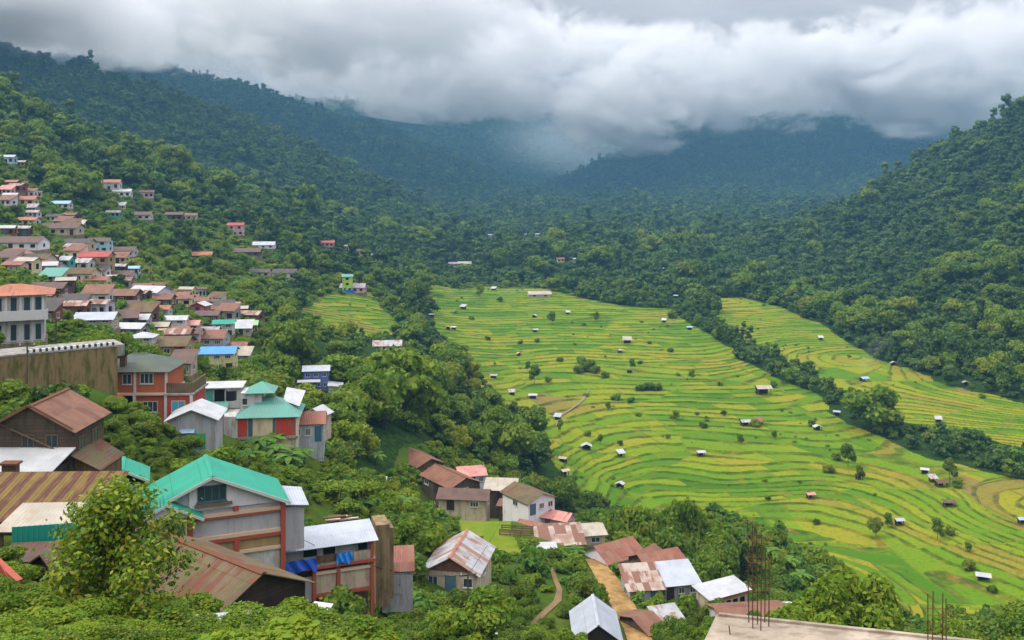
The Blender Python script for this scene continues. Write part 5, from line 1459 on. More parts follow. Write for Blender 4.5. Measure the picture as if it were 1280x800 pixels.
HUTS = [
 (617, 363, 7, 'white', 'white field hut near the upper left edge of the terraces'), (579, 386, 8, 'white', 'white hut in the upper left terraces'), (540, 396, 7, 'zincold', 'grey hut beside the trees at the left edge of the terraces'),
 (567, 412, 7, 'white', 'small white hut below the upper left white hut'), (669, 415, 7, 'zinc', 'pale grey hut in the upper middle terraces'), (710, 393, 5, 'white', 'tiny white hut high in the middle of the terraces'),
 (649, 445, 6, 'pink', 'small pinkish hut among the middle left terraces'), (617, 473, 9, 'zincold', 'grey hut at the left of the middle terraces'), (640, 494, 8, 'zincold', 'grey hut left of the larger whitish hut'),
 (666, 498, 11, 'zinc', 'larger whitish hut left of the stony track'), (643, 536, 7, 'white', 'white hut at the dark trees on the left edge'), (668, 397, 6, 'zinc', 'grey hut below the long pale shed'),
 (784, 429, 12, 'cream', 'low cream roofed hut in the centre terraces'), (775, 441, 6, 'zincold', 'small grey hut just below the cream roofed hut'), (830, 403, 6, 'white', 'white hut against the trees at the top of the stream belt'),
 (862, 412, 7, 'paleblue', 'pale blue hut beside the upper stream trees'), (787, 466, 8, 'brown', 'brown hut with a dark bush on its right'), (954, 493, 22, 'cream', 'biggest field hut with pale gabled roof and dark open end'),
 (932, 532, 15, 'zincold', 'hut with white roof left of a small tree'), (948, 531, 12, 'redrust', 'rusty hut right behind the small tree'), (1022, 538, 11, 'white', 'white roofed hut with a round bush at its left'),
 (733, 562, 14, 'white', 'long white roof hut low in the left terraces'), (776, 571, 8, 'white', 'bright white hut right of the long white roof hut'), (876, 570, 11, 'white', 'white hut alone in the lower middle terraces'),
 (775, 610, 7, 'white', 'tiny white hut on the lower left terraces'), (1013, 623, 11, 'pink', 'pink roofed hut in the lower terraces'), (1156, 592, 10, 'white', 'white hut above the brown thatched cluster'),
 (1176, 608, 16, 'mossy', 'brown thatched hut in a ring of bushes'), (1166, 603, 9, 'zincold', 'small grey roof joined to the brown thatched hut'), (1124, 656, 11, 'zinc', 'grey white hut on the lower right terraces'),
 (1229, 726, 18, 'white', 'nearest white roofed hut by a small pond'), (1117, 457, 8, 'zincold', 'grey hut on the terraces across the stream'), (1026, 425, 6, 'white', 'white hut on the upper strip across the stream'),
 (1080, 477, 12, 'paleblue', 'pale blue hut in thin smoke across the stream'), (1173, 528, 8, 'white', 'round white hut across the stream'), (1207, 482, 8, 'zincold', 'small hut at the foot of the right hill'),
 (1074, 599, 10, 'brown', 'brown hut half hidden by scrub in the lower terraces'), (704, 578, 9, 'cream', 'straw coloured hut beside the lower ditch'), (706, 594, 10, 'cream', 'straw hut with black opening below the ditch'),
 (1186, 633, 16, 'mossy', 'tan thatched shelter near the right stream bank'), (1278, 655, 10, 'paleblue', 'bluish hut at the right picture edge'), (830, 338, 6, 'white', 'white hut in the wood beyond the fields'), (1046, 519, 5, 'zinc', 'tiny grey hut at the bend of the stream belt'),
 (845, 372, 6, 'zinc', 'grey hut at the top of the strip across the stream'), (560, 412, 5, 'pink', 'pinkish speck hut left among the upper terraces'), (697, 525, 6, 'zinc', 'grey hut at the lower end of the stony track'),
]
for h_ in HUTS:
    field_hut(*h_)
# ------------------------------------------------------------------ vegetation
def leaf_mat(name, dark, mid, light, yellow, trans=0.3, patch=True):
    m_, t = mat(name)
    rnd = t.n('ShaderNodeObjectInfo').outputs['Random']
    tco = t.n('ShaderNodeTexCoord').outputs['Object']
    pos = t.n('ShaderNodeNewGeometry').outputs['Position']
    big = t.noise(pos, 0.012, 3.0, 0.6)
    f = t.m('ADD', t.m('MULTIPLY', rnd, 0.66), t.m('MULTIPLY', t.ss(big, 0.32, 0.68), 0.36))
    c = t.ramp(f, [(0.0, dark), (0.35, mid), (0.7, light), (0.92, yellow)])
    cl = t.noise(tco, 2.3, 3.0, 0.6)
    c = t.mix(t.m('MULTIPLY', t.ss(cl, 0.42, 0.72), 0.55), c, yellow)
    isl = t.n('ShaderNodeNewGeometry').outputs['Random Per Island']
    c = t.mix(t.m('MULTIPLY', t.ss(isl, 0.55, 1.0), 0.6), c, yellow)
    fi = t.noise(tco, 17.0, 2.0, 0.5)
    c = t.mix(t.m('MULTIPLY', t.ss(fi, 0.5, 0.8), 0.45), c, dark)
    d = t.n('ShaderNodeBsdfPrincipled', {'Base Color': c, 'Roughness': 0.62, 'Specular IOR Level': 0.22})
    tr = t.n('ShaderNodeBsdfTranslucent', {'Color': t.mix(0.5, c, (0.16, 0.26, 0.02))})
    mx = t.n('ShaderNodeMixShader', {0: trans, 1: d, 2: tr})
    t.n('ShaderNodeOutputMaterial', {0: mx})
    return m_


L_FOREST = leaf_mat('leaf_forest', (0.008, 0.028, 0.005), (0.019, 0.056, 0.007), (0.044, 0.102, 0.009), (0.105, 0.160, 0.011), 0.18)
L_NEAR = leaf_mat('leaf_near', (0.026, 0.072, 0.007), (0.066, 0.145, 0.009), (0.125, 0.220, 0.011), (0.225, 0.275, 0.014), 0.36)
L_SHRUB = leaf_mat('leaf_shrub', (0.036, 0.092, 0.007), (0.090, 0.185, 0.009), (0.160, 0.255, 0.010), (0.28, 0.300, 0.014), 0.42)
L_PALE = leaf_mat('leaf_pale', (0.045, 0.13, 0.016), (0.08, 0.19, 0.02), (0.12, 0.25, 0.025), (0.20, 0.30, 0.03), 0.4)
L_GOLD = leaf_mat('leaf_golden', (0.035, 0.085, 0.008), (0.065, 0.135, 0.010), (0.12, 0.19, 0.012), (0.24, 0.235, 0.015), 0.35)
m_, t = mat('bark')
bp_ = t.n('ShaderNodeTexCoord').outputs['Object']
finish(t, t.ramp(t.noise(bp_, 6.0, 5.0, 0.65), [(0.3, (0.045, 0.032, 0.02)), (0.55, (0.11, 0.08, 0.05)), (0.75, (0.19, 0.16, 0.12))]), 0.95, t.noise(bp_, 18.0, 4.0), 0.6, 0.03, 0.1)
BARK = m_


ICO1 = ico(2); ICO2 = ico(3)


def leaves(c, nrm, size, rng, asp=1.7, jit=0.8):
    """diamond leaf sprays at points c facing roughly nrm"""
    n = len(c)
    nn = nrm + rng.normal(0, jit, (n, 3))
    nn /= np.linalg.norm(nn, axis=1)[:, None] + 1e-9
    a = rng.normal(0, 1, (n, 3))
    a -= (a * nn).sum(1)[:, None] * nn
    a /= np.linalg.norm(a, axis=1)[:, None] + 1e-9
    b = np.cross(nn, a)
    s = size * rng.uniform(0.6, 1.35, (n, 1))
    V = np.stack([c + a * s * asp * 0.5, c + b * s * 0.5 + nn * s * 0.12, c - a * s * asp * 0.5, c - b * s * 0.5 + nn * s * 0.12], 1).reshape(-1, 3)
    F = np.arange(4 * n).reshape(n, 4)
    return V, F


def crown_arrays(seed, lobes=10, cards=26, size=0.16, squash=0.8, spread=0.62, lob=0.42, core=0.8, sub=1, top=0.0, column=0.0):
    """a crown about 1 m in radius standing on its base; uneven clumps of leaf sprays round solid cores added to block light"""
    rng = np.random.default_rng(seed)
    VV = []; FF = []; off = 0
    IV, IF = ICO1 if sub == 1 else ICO2
    for k in range(lobes):
        if k == 0:
            c = np.array([0, 0, 0.75 * squash]); r = lob * 1.15
        else:
            ang = k * 2.399 + rng.uniform(-0.5, 0.5)
            hh = rng.uniform(0.25, 1.0)
            rad = spread * math.sqrt(max(0.05, 1 - (hh - 0.35) ** 2 * 1.6)) * rng.uniform(0.55, 1.15)
            c = np.array([math.cos(ang) * rad, math.sin(ang) * rad, hh * (1.25 + column) * squash + top * rng.uniform(-0.2, 0.4)])
            r = lob * rng.uniform(0.62, 1.15)
        ax = np.array([1.0, 1.0, 0.78]) * r
        dn = 1 + 0.35 * np.sin(IV @ rng.normal(0, 2.6, 3) + rng.uniform(0, 6)) * np.sin(IV @ rng.normal(0, 3.6, 3))
        V = IV * dn[:, None] * ax * core + c  # leaf-coloured core added inside each clump to stop light passing through
        VV.append(V)
        F4 = np.concatenate([IF, IF[:, 2:3]], 1)
        FF.append((F4 + off, True)); off += len(V)
        d = rng.normal(0, 1, (cards, 3))
        d[:, 2] = d[:, 2] * 0.9 + 0.25
        d /= np.linalg.norm(d, axis=1)[:, None]
        p = c + d * ax * rng.uniform(0.72, 1.18, (cards, 1))
        V, F = leaves(p, d * 1.1 + np.array([0, 0, 0.35]), size, rng)
        VV.append(V); FF.append((F + off, False)); off += len(V)
    return np.concatenate(VV), FF


def crown_mesh(name, material, **kw):
    V, FF = crown_arrays(**kw)
    tri = np.concatenate([f[:, :3] for f, isb_ in FF if isb_]); quad = np.concatenate([f for f, isb_ in FF if not isb_])
    me = bpy.data.meshes.new(name)
    V = np.ascontiguousarray(V, np.float32)
    me.vertices.add(len(V)); me.vertices.foreach_set('co', V.ravel())
    li = np.concatenate([tri.ravel(), quad.ravel()]).astype(np.int32)
    me.loops.add(len(li)); me.loops.foreach_set('vertex_index', li)
    me.polygons.add(len(tri) + len(quad))
    ls = np.concatenate([np.arange(len(tri)) * 3, len(tri) * 3 + np.arange(len(quad)) * 4]).astype(np.int32)
    me.polygons.foreach_set('loop_start', ls)
    me.update(calc_edges=True)
    me.materials.append(material)
    return me


def tube(mb, pts, r0, r1, n=6):
    k = len(pts)
    for i in range(k - 1):
        mb.cone(pts[i], pts[i + 1], r0 + (r1 - r0) * i / (k - 1), r0 + (r1 - r0) * (i + 1) / (k - 1), n)


def trunk_mesh(name, seed, h=1.0, r=0.05, limbs=5):
    """tapered trunk with limbs for a crown of 1 m radius"""
    rr = random.Random(seed)
    mb = MB()
    lean = (rr.uniform(-.12, .12), rr.uniform(-.12, .12))
    pts = [Vector((lean[0] * z * z, lean[1] * z * z, -0.25 + z * (h + 0.85))) for z in (0, .35, .7, 1.0)]
    tube(mb, pts, r, r * 0.35, 7)
    for i in range(limbs):
        a = i * 2.4 + rr.uniform(-.4, .4)
        z0 = h * rr.uniform(0.45, 1.0)
        p0 = Vector((lean[0] * .5, lean[1] * .5, z0))
        p1 = p0 + Vector((math.cos(a) * .28, math.sin(a) * .28, .32))
        p2 = p1 + Vector((math.cos(a) * .26, math.sin(a) * .26, .38))
        tube(mb, [p0, p1, p2], r * .5, r * .15, 5)
    return mb.mesh(name, BARK)


# ---- crowns used over and over in the far woods
PROTO = bpy.data.collections.new('woodland_kinds')     # not linked to the scene: only read by the woods
for i in range(7):
    kw = dict(seed=100 + i, lobes=[9, 11, 8, 12, 10, 7, 10][i], cards=30, size=0.2, squash=[.8, .95, .7, .85, 1.1, .75, .9][i], spread=.62, lob=[.42, .4, .46, .38, .4, .5, .42][i])
    o = bpy.data.objects.new('kind_%02d' % i, crown_mesh('woodland_crown', L_FOREST, **kw))
    PROTO.objects.link(o)
for i, kw in enumerate((dict(seed=171, lobes=12, cards=26, size=.17, squash=1.5, spread=.38, lob=.32, column=.35), dict(seed=172, lobes=11, cards=34, size=.2, squash=.5, spread=.8, lob=.34), dict(seed=173, lobes=6, cards=44, size=.3, squash=1.0, spread=.5, lob=.4, core=.55))):
    o = bpy.data.objects.new('kind_%02d' % (7 + i), crown_mesh('woodland_crown', L_FOREST if i < 2 else L_PALE, **kw))
    PROTO.objects.link(o)
SHRUBS = bpy.data.collections.new('undergrowth_kinds')
for i in range(5):
    kw = dict(seed=200 + i, lobes=[6, 8, 7, 5, 9][i], cards=42, size=[.2, .17, .24, .3, .16][i], squash=[.7, .8, .6, .9, .7][i], spread=.6, lob=.42, core=.72)
    o = bpy.data.objects.new('kind_%02d' % i, crown_mesh('shrub_crown', L_SHRUB if i != 3 else L_PALE, **kw))
    SHRUBS.objects.link(o)


def scatter(name, pts, scl, rot, pick, coll, label, cat):
    """one object of countless plants, instanced at measured points"""
    me = bpy.data.meshes.new(name)
    me.vertices.add(len(pts)); me.vertices.foreach_set('co', np.ascontiguousarray(pts, np.float32).ravel())
    a = me.attributes.new('scl', 'FLOAT_VECTOR', 'POINT'); a.data.foreach_set('vector', np.ascontiguousarray(scl, np.float32).ravel())
    a = me.attributes.new('rot', 'FLOAT_VECTOR', 'POINT'); a.data.foreach_set('vector', np.ascontiguousarray(rot, np.float32).ravel())
    a = me.attributes.new('pick', 'INT', 'POINT'); a.data.foreach_set('value', np.ascontiguousarray(pick, np.int32))
    ng = bpy.data.node_groups.new(name + '_nodes', 'GeometryNodeTree')
    ng.interface.new_socket('Geometry', in_out='INPUT', socket_type='NodeSocketGeometry')
    ng.interface.new_socket('Geometry', in_out='OUTPUT', socket_type='NodeSocketGeometry')
    N = ng.nodes; Lk = ng.links
    gi = N.new('NodeGroupInput'); go = N.new('NodeGroupOutput')
    ci = N.new('GeometryNodeCollectionInfo'); ci.inputs['Collection'].default_value = coll
    ci.inputs['Separate Children'].default_value = True; ci.inputs['Reset Children'].default_value = True
    io = N.new('GeometryNodeInstanceOnPoints'); io.inputs['Pick Instance'].default_value = True

    def na(nm, typ):
        q = N.new('GeometryNodeInputNamedAttribute'); q.data_type = typ; q.inputs['Name'].default_value = nm
        return q.outputs[0]
    Lk.new(gi.outputs[0], io.inputs['Points']); Lk.new(ci.outputs[0], io.inputs['Instance'])
    Lk.new(na('pick', 'INT'), io.inputs['Instance Index'])
    Lk.new(na('rot', 'FLOAT_VECTOR'), io.inputs['Rotation'])
    Lk.new(na('scl', 'FLOAT_VECTOR'), io.inputs['Scale'])
    Lk.new(io.outputs[0], go.inputs[0])
    o = bpy.data.objects.new(name, me)
    COL.objects.link(o)
    md = o.modifiers.new('plants', 'NODES'); md.node_group = ng
    o['kind'] = 'stuff'; o['label'] = label; o['category'] = cat
    return o


# ---- where trees may stand: jittered rows, hidden slopes left out
runmax = np.maximum.accumulate((gz.reshape(nr, nc) / YY), axis=0)


def seen(x, y, z, hgt=14):
    """rough test that a tree top is not far behind a nearer slope"""
    u = x / y
    ci_ = np.clip(((u - us[0]) / (us[1] - us[0])).astype(int), 0, nc - 1)
    ri = np.clip(np.searchsorted(ys, y * 0.97) - 1, 0, nr - 1)
    return (z + hgt) / y >= runmax[ri, ci_] - 4.0 / y


def spots(y0, y1, sp, seed, grow=0.0):
    rng = np.random.default_rng(seed)
    P = []
    y = y0
    while y < y1:
        s = sp + grow * (y - y0)
        x = np.arange(-0.90 * y - 30, 0.90 * y + 30, s)
        P.append(np.stack([x + rng.uniform(-.48, .48, len(x)) * s, np.full(len(x), y) + rng.uniform(-.48, .48, len(x)) * s], 1))
        y += s
    P = np.concatenate(P)
    u = P[:, 0] / P[:, 1]
    return P[(u > -0.80) & (u < 0.80)]




def free_of(x, y, extra=0.0):
    ok = np.ones(len(x), bool)
    for bx_, by_, br in BLOCKED:
        ok &= (x - bx_) ** 2 + (y - by_) ** 2 > (br + extra) ** 2
    return ok


_B = None


def hides(x, y, z, r, h, p=0.97, seed=1, grow=.85):
    """plants that would stand right in front of a building as the photograph shows it"""
    global _B
    if _B is None:
        b = np.array(BLOCKED); bz = H0(b[:, 0], b[:, 1])
        _B = np.stack([640 + b[:, 0] / b[:, 1] * FPX, HOR - (bz + np.minimum(1.6, b[:, 2] * .5)) / b[:, 1] * FPX, b[:, 2] * .62 / b[:, 1] * FPX, b[:, 1]], 1)
        extra = []
        rg = np.random.default_rng(2)
        for pg in (F_LEFT, YARD):
            lo, hi = pg.min(0), pg.max(0)
            q = rg.uniform(lo, hi, (60, 2)); q = q[inside(q[:, 0], q[:, 1], pg)]
            qz = H0(q[:, 0], q[:, 1])
            extra.append(np.stack([640 + q[:, 0] / q[:, 1] * FPX, HOR - qz / q[:, 1] * FPX, q[:, 0] * 0 + 4, q[:, 1]], 1))
        vx = [(395, 470, 17, None), (484, 436, 15, None), (434, 354, 8, None), (424, 608, 26, None), (418, 648, 26, None), (100, 414, 18, None), (30, 470, 60, 90.), (100, 470, 60, 95.), (748, 790, 26, 93.), (915, 755, 20, 108.)]
        vx = np.array([(a, b_, c_, d_ or hit(a, b_ + (16 if a == 395 else 4)).y) for a, b_, c_, d_ in vx])
        _B = np.concatenate([_B, vx] + extra)
    px = 640 + x / y * FPX; rp = r / y * FPX
    t0 = HOR - (z + h) / y * FPX; t1 = HOR - z / y * FPX
    bad = np.zeros(len(x), bool)
    for bx_, by_, bw, bd in _B:
        bad |= (np.abs(px - bx_) < rp * grow + bw) & (t0 < by_ + 1) & (t1 > by_ - bw) & (y < bd - 1)
    return bad & (np.random.default_rng(seed).uniform(0, 1, len(x)) < p)
# strips of trees along the stream and round the fields
STRIPS = [poly([(800, 385), (840, 372), (880, 395), (905, 402), (960, 430), (1010, 455), (1050, 482), (1110, 514), (1200, 534), (1280, 552), (1400, 580), (1400, 640), (1280, 606), (1190, 580), (1130, 556), (1060, 520), (1010, 488), (940, 448), (880, 416)])]
woodpts = np.concatenate([spots(95, 330, 5.6, 1), spots(330, 760, 5.4, 2), spots(760, 1500, 6.0, 3, 0.003), spots(1500, 3500, 8.8, 4, 0.002)])
x, y = woodpts.T
ok = wood_mask(x, y)
for m__ in MEADOW:
    ok |= inside(x, y, m__) & (fbm(x / 45, y / 45, 15, 3) > -.02)
z = H0(x, y)
ok &= seen(x, y, z)
clear = fbm(x / 70, y / 70, 91, 3)
ok &= ~((clear > 0.56) & (y < 900))
ok &= free_of(x, y, 3.0)
x, y, z = x[ok], y[ok], z[ok]
rng = np.random.default_rng(5)
n = len(x)
rad = np.where(y < 330, 3.3, np.where(y < 760, 3.5, np.where(y < 1500, 4.2, 5.9))) * np.exp(rng.normal(0, .36, n)) * (1 + 0.35 * fbm(x / 40, y / 40, 77, 2))
rad = np.clip(rad, 1.8, 11)
hgt = rad * rng.uniform(.75, 1.25, n)
lift_ = rad * rng.uniform(.25, .8, n)
shrubby = rng.uniform(0, 1, n) < 0.12
hgt[shrubby] *= .6; rad[shrubby] *= .6; lift_[shrubby] *= .3
pick = rng.integers(0, 7, n)
odd = rng.uniform(0, 1, n)
pick = np.where(odd < .10, 7, np.where(odd < .2, 8, np.where(odd < .225, 9, pick)))
st = inside(x, y, STRIPS[0])
rad[st] = np.clip(rad[st] * .85, 1.4, 3.0); hgt[st] = rad[st] * 1.0; lift_[st] *= .35
nh = ~hides(x, y, z, rad, lift_ * .5 + hgt * 1.5)
x, y, z, rad, hgt, lift_, pick = (q_[nh] for q_ in (x, y, z, rad, hgt, lift_, pick)); n = len(x)
WOODN = np.stack([x, y, z, rad, hgt, lift_, pick], 1)
print('trees', n)
# the largest in the picture become trees of their own
sizepx = rad / y
order = np.argsort(-(sizepx + (z * 0)))
inview = (np.abs(x / y) < 0.54) & ((z + hgt) / y > (HOR - 800) / FPX)
order = order[inview[order]]
OWN = order[:285]
rest = np.ones(n, bool); rest[OWN] = False
q = rest
scatter('forest', np.stack([x[q], y[q], z[q] + lift_[q] * .5], 1), np.stack([rad[q], rad[q], hgt[q]], 1),
        np.stack([rng.normal(0, .06, q.sum()), rng.normal(0, .06, q.sum()), rng.uniform(0, 6.28, q.sum())], 1), pick[q], PROTO,
        'dense green broadleaf forest covering the valley sides and mountains', 'forest')

# ---- individual woodland trees: 8 kinds, each a trunk and a crown
KINDS = []
for i in range(8):
    cm = crown_mesh('tree_crown', [L_NEAR, L_SHRUB, L_NEAR, L_FOREST, L_NEAR, L_SHRUB, L_NEAR, L_GOLD][i], seed=300 + i, lobes=[11, 13, 9, 14, 12, 10, 15, 12][i], cards=120, size=.125,
                    squash=[.8, .95, .75, .9, 1.15, .8, 1.0, .85][i], spread=.62, lob=[.42, .4, .46, .36, .38, .44, .36, .42][i], core=.74, sub=2)
    KINDS.append((cm, trunk_mesh('tree_trunk', 60 + i)))


def plant(name, label, cat, p, r, h, k, rot, group=None, lift=0.5, kinds=None):
    cm, tm = (kinds or KINDS)[k]
    e = bpy.data.objects.new(name, None); COL.objects.link(e)
    e.location = p; e['label'] = label; e['category'] = cat
    e.empty_display_size = .5
    if group:
        e['group'] = group
    c = bpy.data.objects.new('crown', cm); COL.objects.link(c); c.parent = e
    c.location = (0, 0, lift); c.scale = (r, r, h); c.rotation_euler = (0, 0, rot)
    if tm:
        q_ = bpy.data.objects.new('trunk', tm); COL.objects.link(q_); q_.parent = e
        q_.scale = (r, r, max(.3, lift + h * .45)); q_.rotation_euler = (0, 0, rot)
    return e


for j in OWN:
    X, Y, Z, r, h, lf, pk = WOODN[j]
    px = 640 + X / Y * FPX; py = HOR - (Z + h * .6) / Y * FPX
    if px > 1000 and py > 500:
        lab, g = 'dark green tree in the streamside belt between the two terraced fields', 'streamside trees between the fields'
    elif px > 830:
        lab, g = 'tree at the foot of the wooded hill right of the fields', 'trees on the wooded right hill'
    elif px > 640:
        lab, g = 'green tree standing on the slope between the lower village and the rice terraces', 'trees below the lower village'
    elif py > 430:
        lab, g = 'lush green tree in the wooded slope between the upper village and the rice terraces', 'trees on the slope below the village'
    else:
        lab, g = 'green tree in the woods around the hillside town', 'trees around the hillside town'
    plant('broadleaf_tree', lab, 'tree', (X, Y, Z), r, h, int(pk + 0.5 * 2) % 8, float(rng.uniform(0, 6.28)), g, lf * .5)
# ------------------------------------------------------------------ shrubs, bushes and foreground plants
BUSH = []
for i in range(6):
    cm = crown_mesh('bush_crown', [L_SHRUB, L_NEAR, L_PALE, L_SHRUB, L_GOLD, L_NEAR][i], seed=500 + i, lobes=[9, 11, 8, 12, 10, 9][i], cards=150, size=[.13, .11, .16, .10, .13, .12][i], squash=[.7, .85, .65, .75, .7, 1.1][i], spread=.62, lob=.4, core=.68, sub=2)
    BUSH.append((cm, trunk_mesh('bush_stem', 90 + i, .6, .04, 4)))


NEARB = [(crown_mesh('sapling_crown', [L_SHRUB, L_NEAR, L_GOLD, L_SHRUB][i], seed=600 + i, lobes=[12, 15, 13, 10][i], cards=[480, 520, 460, 420][i], size=[.068, .058, .064, .078][i], squash=[.8, 1.05, .75, 1.25][i], spread=.72, lob=.36, core=.5, sub=2), trunk_mesh('sapling_stem', 120 + i, .6, .04, 4)) for i in range(4)]


def banana_mesh(seed):
    """arching torn leaves from a short stem, one metre tall"""
    rr = random.Random(seed); mb = MB()
    for i in range(11):
        a = i * 2.4 + rr.uniform(-.3, .3); L = rr.uniform(.55, .9); n = 6
        el = rr.uniform(.75, 1.25)
        pts = []
        for k in range(n + 1):
            s = k / n
            r = L * (s * math.cos(el) + .35 * s * s); z = .5 + L * (s * math.sin(el) - .75 * s * s)
            pts.append((r, z))
        side = Vector((-math.sin(a), math.cos(a), 0))
        vs = []
        for k, (r, z) in enumerate(pts):
            s = k / n; wd = .14 * math.sin(math.pi * min(1, .12 + s * .86)) ** .7
            c = Vector((math.cos(a) * r, math.sin(a) * r, z))
            vs += [c - side * wd + Vector((0, 0, -.03)), c, c + side * wd + Vector((0, 0, -.03))]
        fs = []
        for k in range(n):
            fs += [(k * 3, k * 3 + 1, k * 3 + 4, k * 3 + 3), (k * 3 + 1, k * 3 + 2, k * 3 + 5, k * 3 + 4)]
        mb.add(vs, fs)
    me = mb.mesh('banana_leaves', L_PALE)
    sm = MB(); sm.cone((0, 0, -.2), (0, 0, .6), .07, .045, 8)
    return me, sm.mesh('banana_stem', BARK)


BAN = [banana_mesh(i) for i in range(3)]
rng = np.random.default_rng(11)

# undergrowth on every slope that is neither wood nor field
def under(y0, y1, sp, seed, keep):
    P = spots(y0, y1, sp, seed)
    x, y = P.T
    f = ~in_field(x, y) & ~wood_mask(x, y) & ~inside(x, y, YARD)
    for o_ in MEADOW:
        f &= ~inside(x, y, o_)
    f &= free_of(x, y, .5)
    z = H0(x, y)
    f &= seen(x, y, z, 4)
    f &= np.random.default_rng(seed).uniform(0, 1, len(x)) < keep * np.clip(.85 + 1.1 * fbm(x / 16, y / 16, 23, 3), .05, 1)
    return np.stack([x[f], y[f], z[f]], 1)


U = np.concatenate([under(14, 60, 1.0, 31, .9), under(60, 135, 1.55, 32, .85), under(135, 260, 2.2, 33, .8), under(260, 700, 3.2, 34, .75)])
# field-side scrub and the odd bush on the banks
Fb = spots(185, 640, 5.0, 35)
fx, fy = Fb.T
ff = in_field(fx, fy) & (np.random.default_rng(3).uniform(0, 1, len(fx)) < np.clip(.06 + .75 * (fbm(fx / 30, fy / 24, 29, 3) - .12), .012, .5))
Fz = H0(fx, fy)
FB = np.stack([fx[ff], fy[ff], Fz[ff]], 1)
nU = len(U)
ur = np.where(U[:, 1] < 60, .58, np.where(U[:, 1] < 135, .95, np.where(U[:, 1] < 260, 1.25, 1.7))) * np.exp(rng.normal(0, .42, nU))
uh = ur * rng.uniform(.65, 1.2, nU)
nh = ~hides(U[:, 0], U[:, 1], U[:, 2], ur, uh * 1.2, .85, 4, .5)
ur[~nh] *= .5; uh[~nh] *= .4
Wd = np.concatenate([under(14, 60, .8, 41, .9), under(60, 150, 1.0, 42, .8), under(150, 260, 1.6, 43, .7)])
wr = np.where(Wd[:, 1] < 60, .35, np.where(Wd[:, 1] < 150, .5, .8)) * np.exp(rng.normal(0, .3, len(Wd)))
U = np.concatenate([U, Wd]); ur = np.concatenate([ur, wr]); uh = np.concatenate([uh, wr * rng.uniform(.5, 1.0, len(Wd))]); nU = len(U)
fr_ = np.exp(rng.normal(0, .45, len(FB))) * 0.6
Ux = np.concatenate([U, FB]); ux_r = np.concatenate([ur, fr_]); ux_h = np.concatenate([uh, fr_ * .8])
ux_h = np.where(Ux[:, 1] < 58, ux_h * .62, ux_h)
infr = np.concatenate([np.ones(nU, bool), np.zeros(len(FB), bool)])
# bigger single trees standing between the houses
T = under(60, 300, 7.5, 36, .5); T2 = under(300, 720, 8.0, 37, .75)
TT = np.concatenate([T, T2])
ok = free_of(TT[:, 0], TT[:, 1], 2.2)
TT = TT[ok]
# keep the view on the nearer houses open
ppx = 640 + TT[:, 0] / TT[:, 1] * FPX; ppy = HOR - TT[:, 2] / TT[:, 1] * FPX
near_open = (TT[:, 1] < 135) & (ppx < 560) & (ppy > 575)
low_right = (ppx > 925) & (ppx < 1300) & (ppy > 630)
TT = TT[~(near_open | low_right)]
tr_ = np.where(TT[:, 1] < 130, 2.2, np.where(TT[:, 1] < 300, 2.4, 3.0)) * np.exp(rng.normal(0, .25, len(TT)))
nh = ~hides(TT[:, 0], TT[:, 1], TT[:, 2], tr_, tr_ * 2.0)
TT, tr_ = TT[nh], tr_[nh]
sz = tr_ / TT[:, 1]
od = np.argsort(-sz)
iv = np.abs(TT[:, 0] / TT[:, 1]) < .55
od = od[iv[od]]
own = od[:150]
for j in own:
    X, Y, Z = TT[j]; r = tr_[j]; k = int(rng.integers(0, 8))
    px = 640 + X / Y * FPX
    if px < 400 and Y > 140:
        lab, g = 'leafy tree growing between the houses of the hillside town', 'trees between the town houses'
    elif px < 560:
        lab, g = 'leafy tree on the green slope around the near houses', 'trees on the near slope'
    else:
        lab, g = 'leafy tree beside the lower village and the dirt road', 'trees about the lower village'
    plant('leafy_tree', lab, 'tree', (X, Y, Z), r, r * float(rng.uniform(.85, 1.25)), k, float(rng.uniform(0, 6)), g, r * .45)
mk = np.ones(len(TT), bool); mk[own] = False
Rt = TT[mk]; rt = tr_[mk]
if len(Rt):
    scatter('distant_trees', Rt + np.stack([rt * 0, rt * 0, rt * .3], 1), np.stack([rt, rt, rt * rng.uniform(.8, 1.2, len(Rt))], 1), np.stack([rt * 0, rt * 0, rng.uniform(0, 6.28, len(Rt))], 1), rng.integers(0, 7, len(Rt)), PROTO,
            'scattered far trees between the houses high in the town', 'trees')

# the bushes that show largest stand as plants of their own
bs = ux_r / Ux[:, 1] * np.where(np.abs(Ux[:, 0] / Ux[:, 1]) < .54, 1, 0) * np.where((Ux[:, 2] + .6) / Ux[:, 1] > (HOR - 800) / FPX, 1, 0) * infr
od = np.argsort(-bs)[:235]
for j in od:
    nearb = Ux[j][1] < 48
    X, Y, Z = Ux[j]; r = ux_r[j]; k = int(rng.integers(0, 6))
    px = 640 + X / Y * FPX
    if px < 300 and Y < 45:
        lab, g = 'low bright green bush on the bank in the left foreground', 'bushes on the foreground bank'
    elif px < 560:
        lab, g = 'green bush on the slope among the near houses', 'bushes among the near houses'
    else:
        lab, g = 'green bush on the slope above the lower village', 'bushes above the lower village'
    plant('bush', lab, 'bush', (X, Y, Z), r, ux_h[j], k % 4 if nearb else k, float(rng.uniform(0, 6)), g, .05, NEARB if nearb else BUSH)
mk = np.ones(len(Ux), bool); mk[od] = False
NEARC = bpy.data.collections.new('near_undergrowth_kinds')
for i, (cm, _t) in enumerate(NEARB):
    NEARC.objects.link(bpy.data.objects.new('kind_%02d' % i, cm))
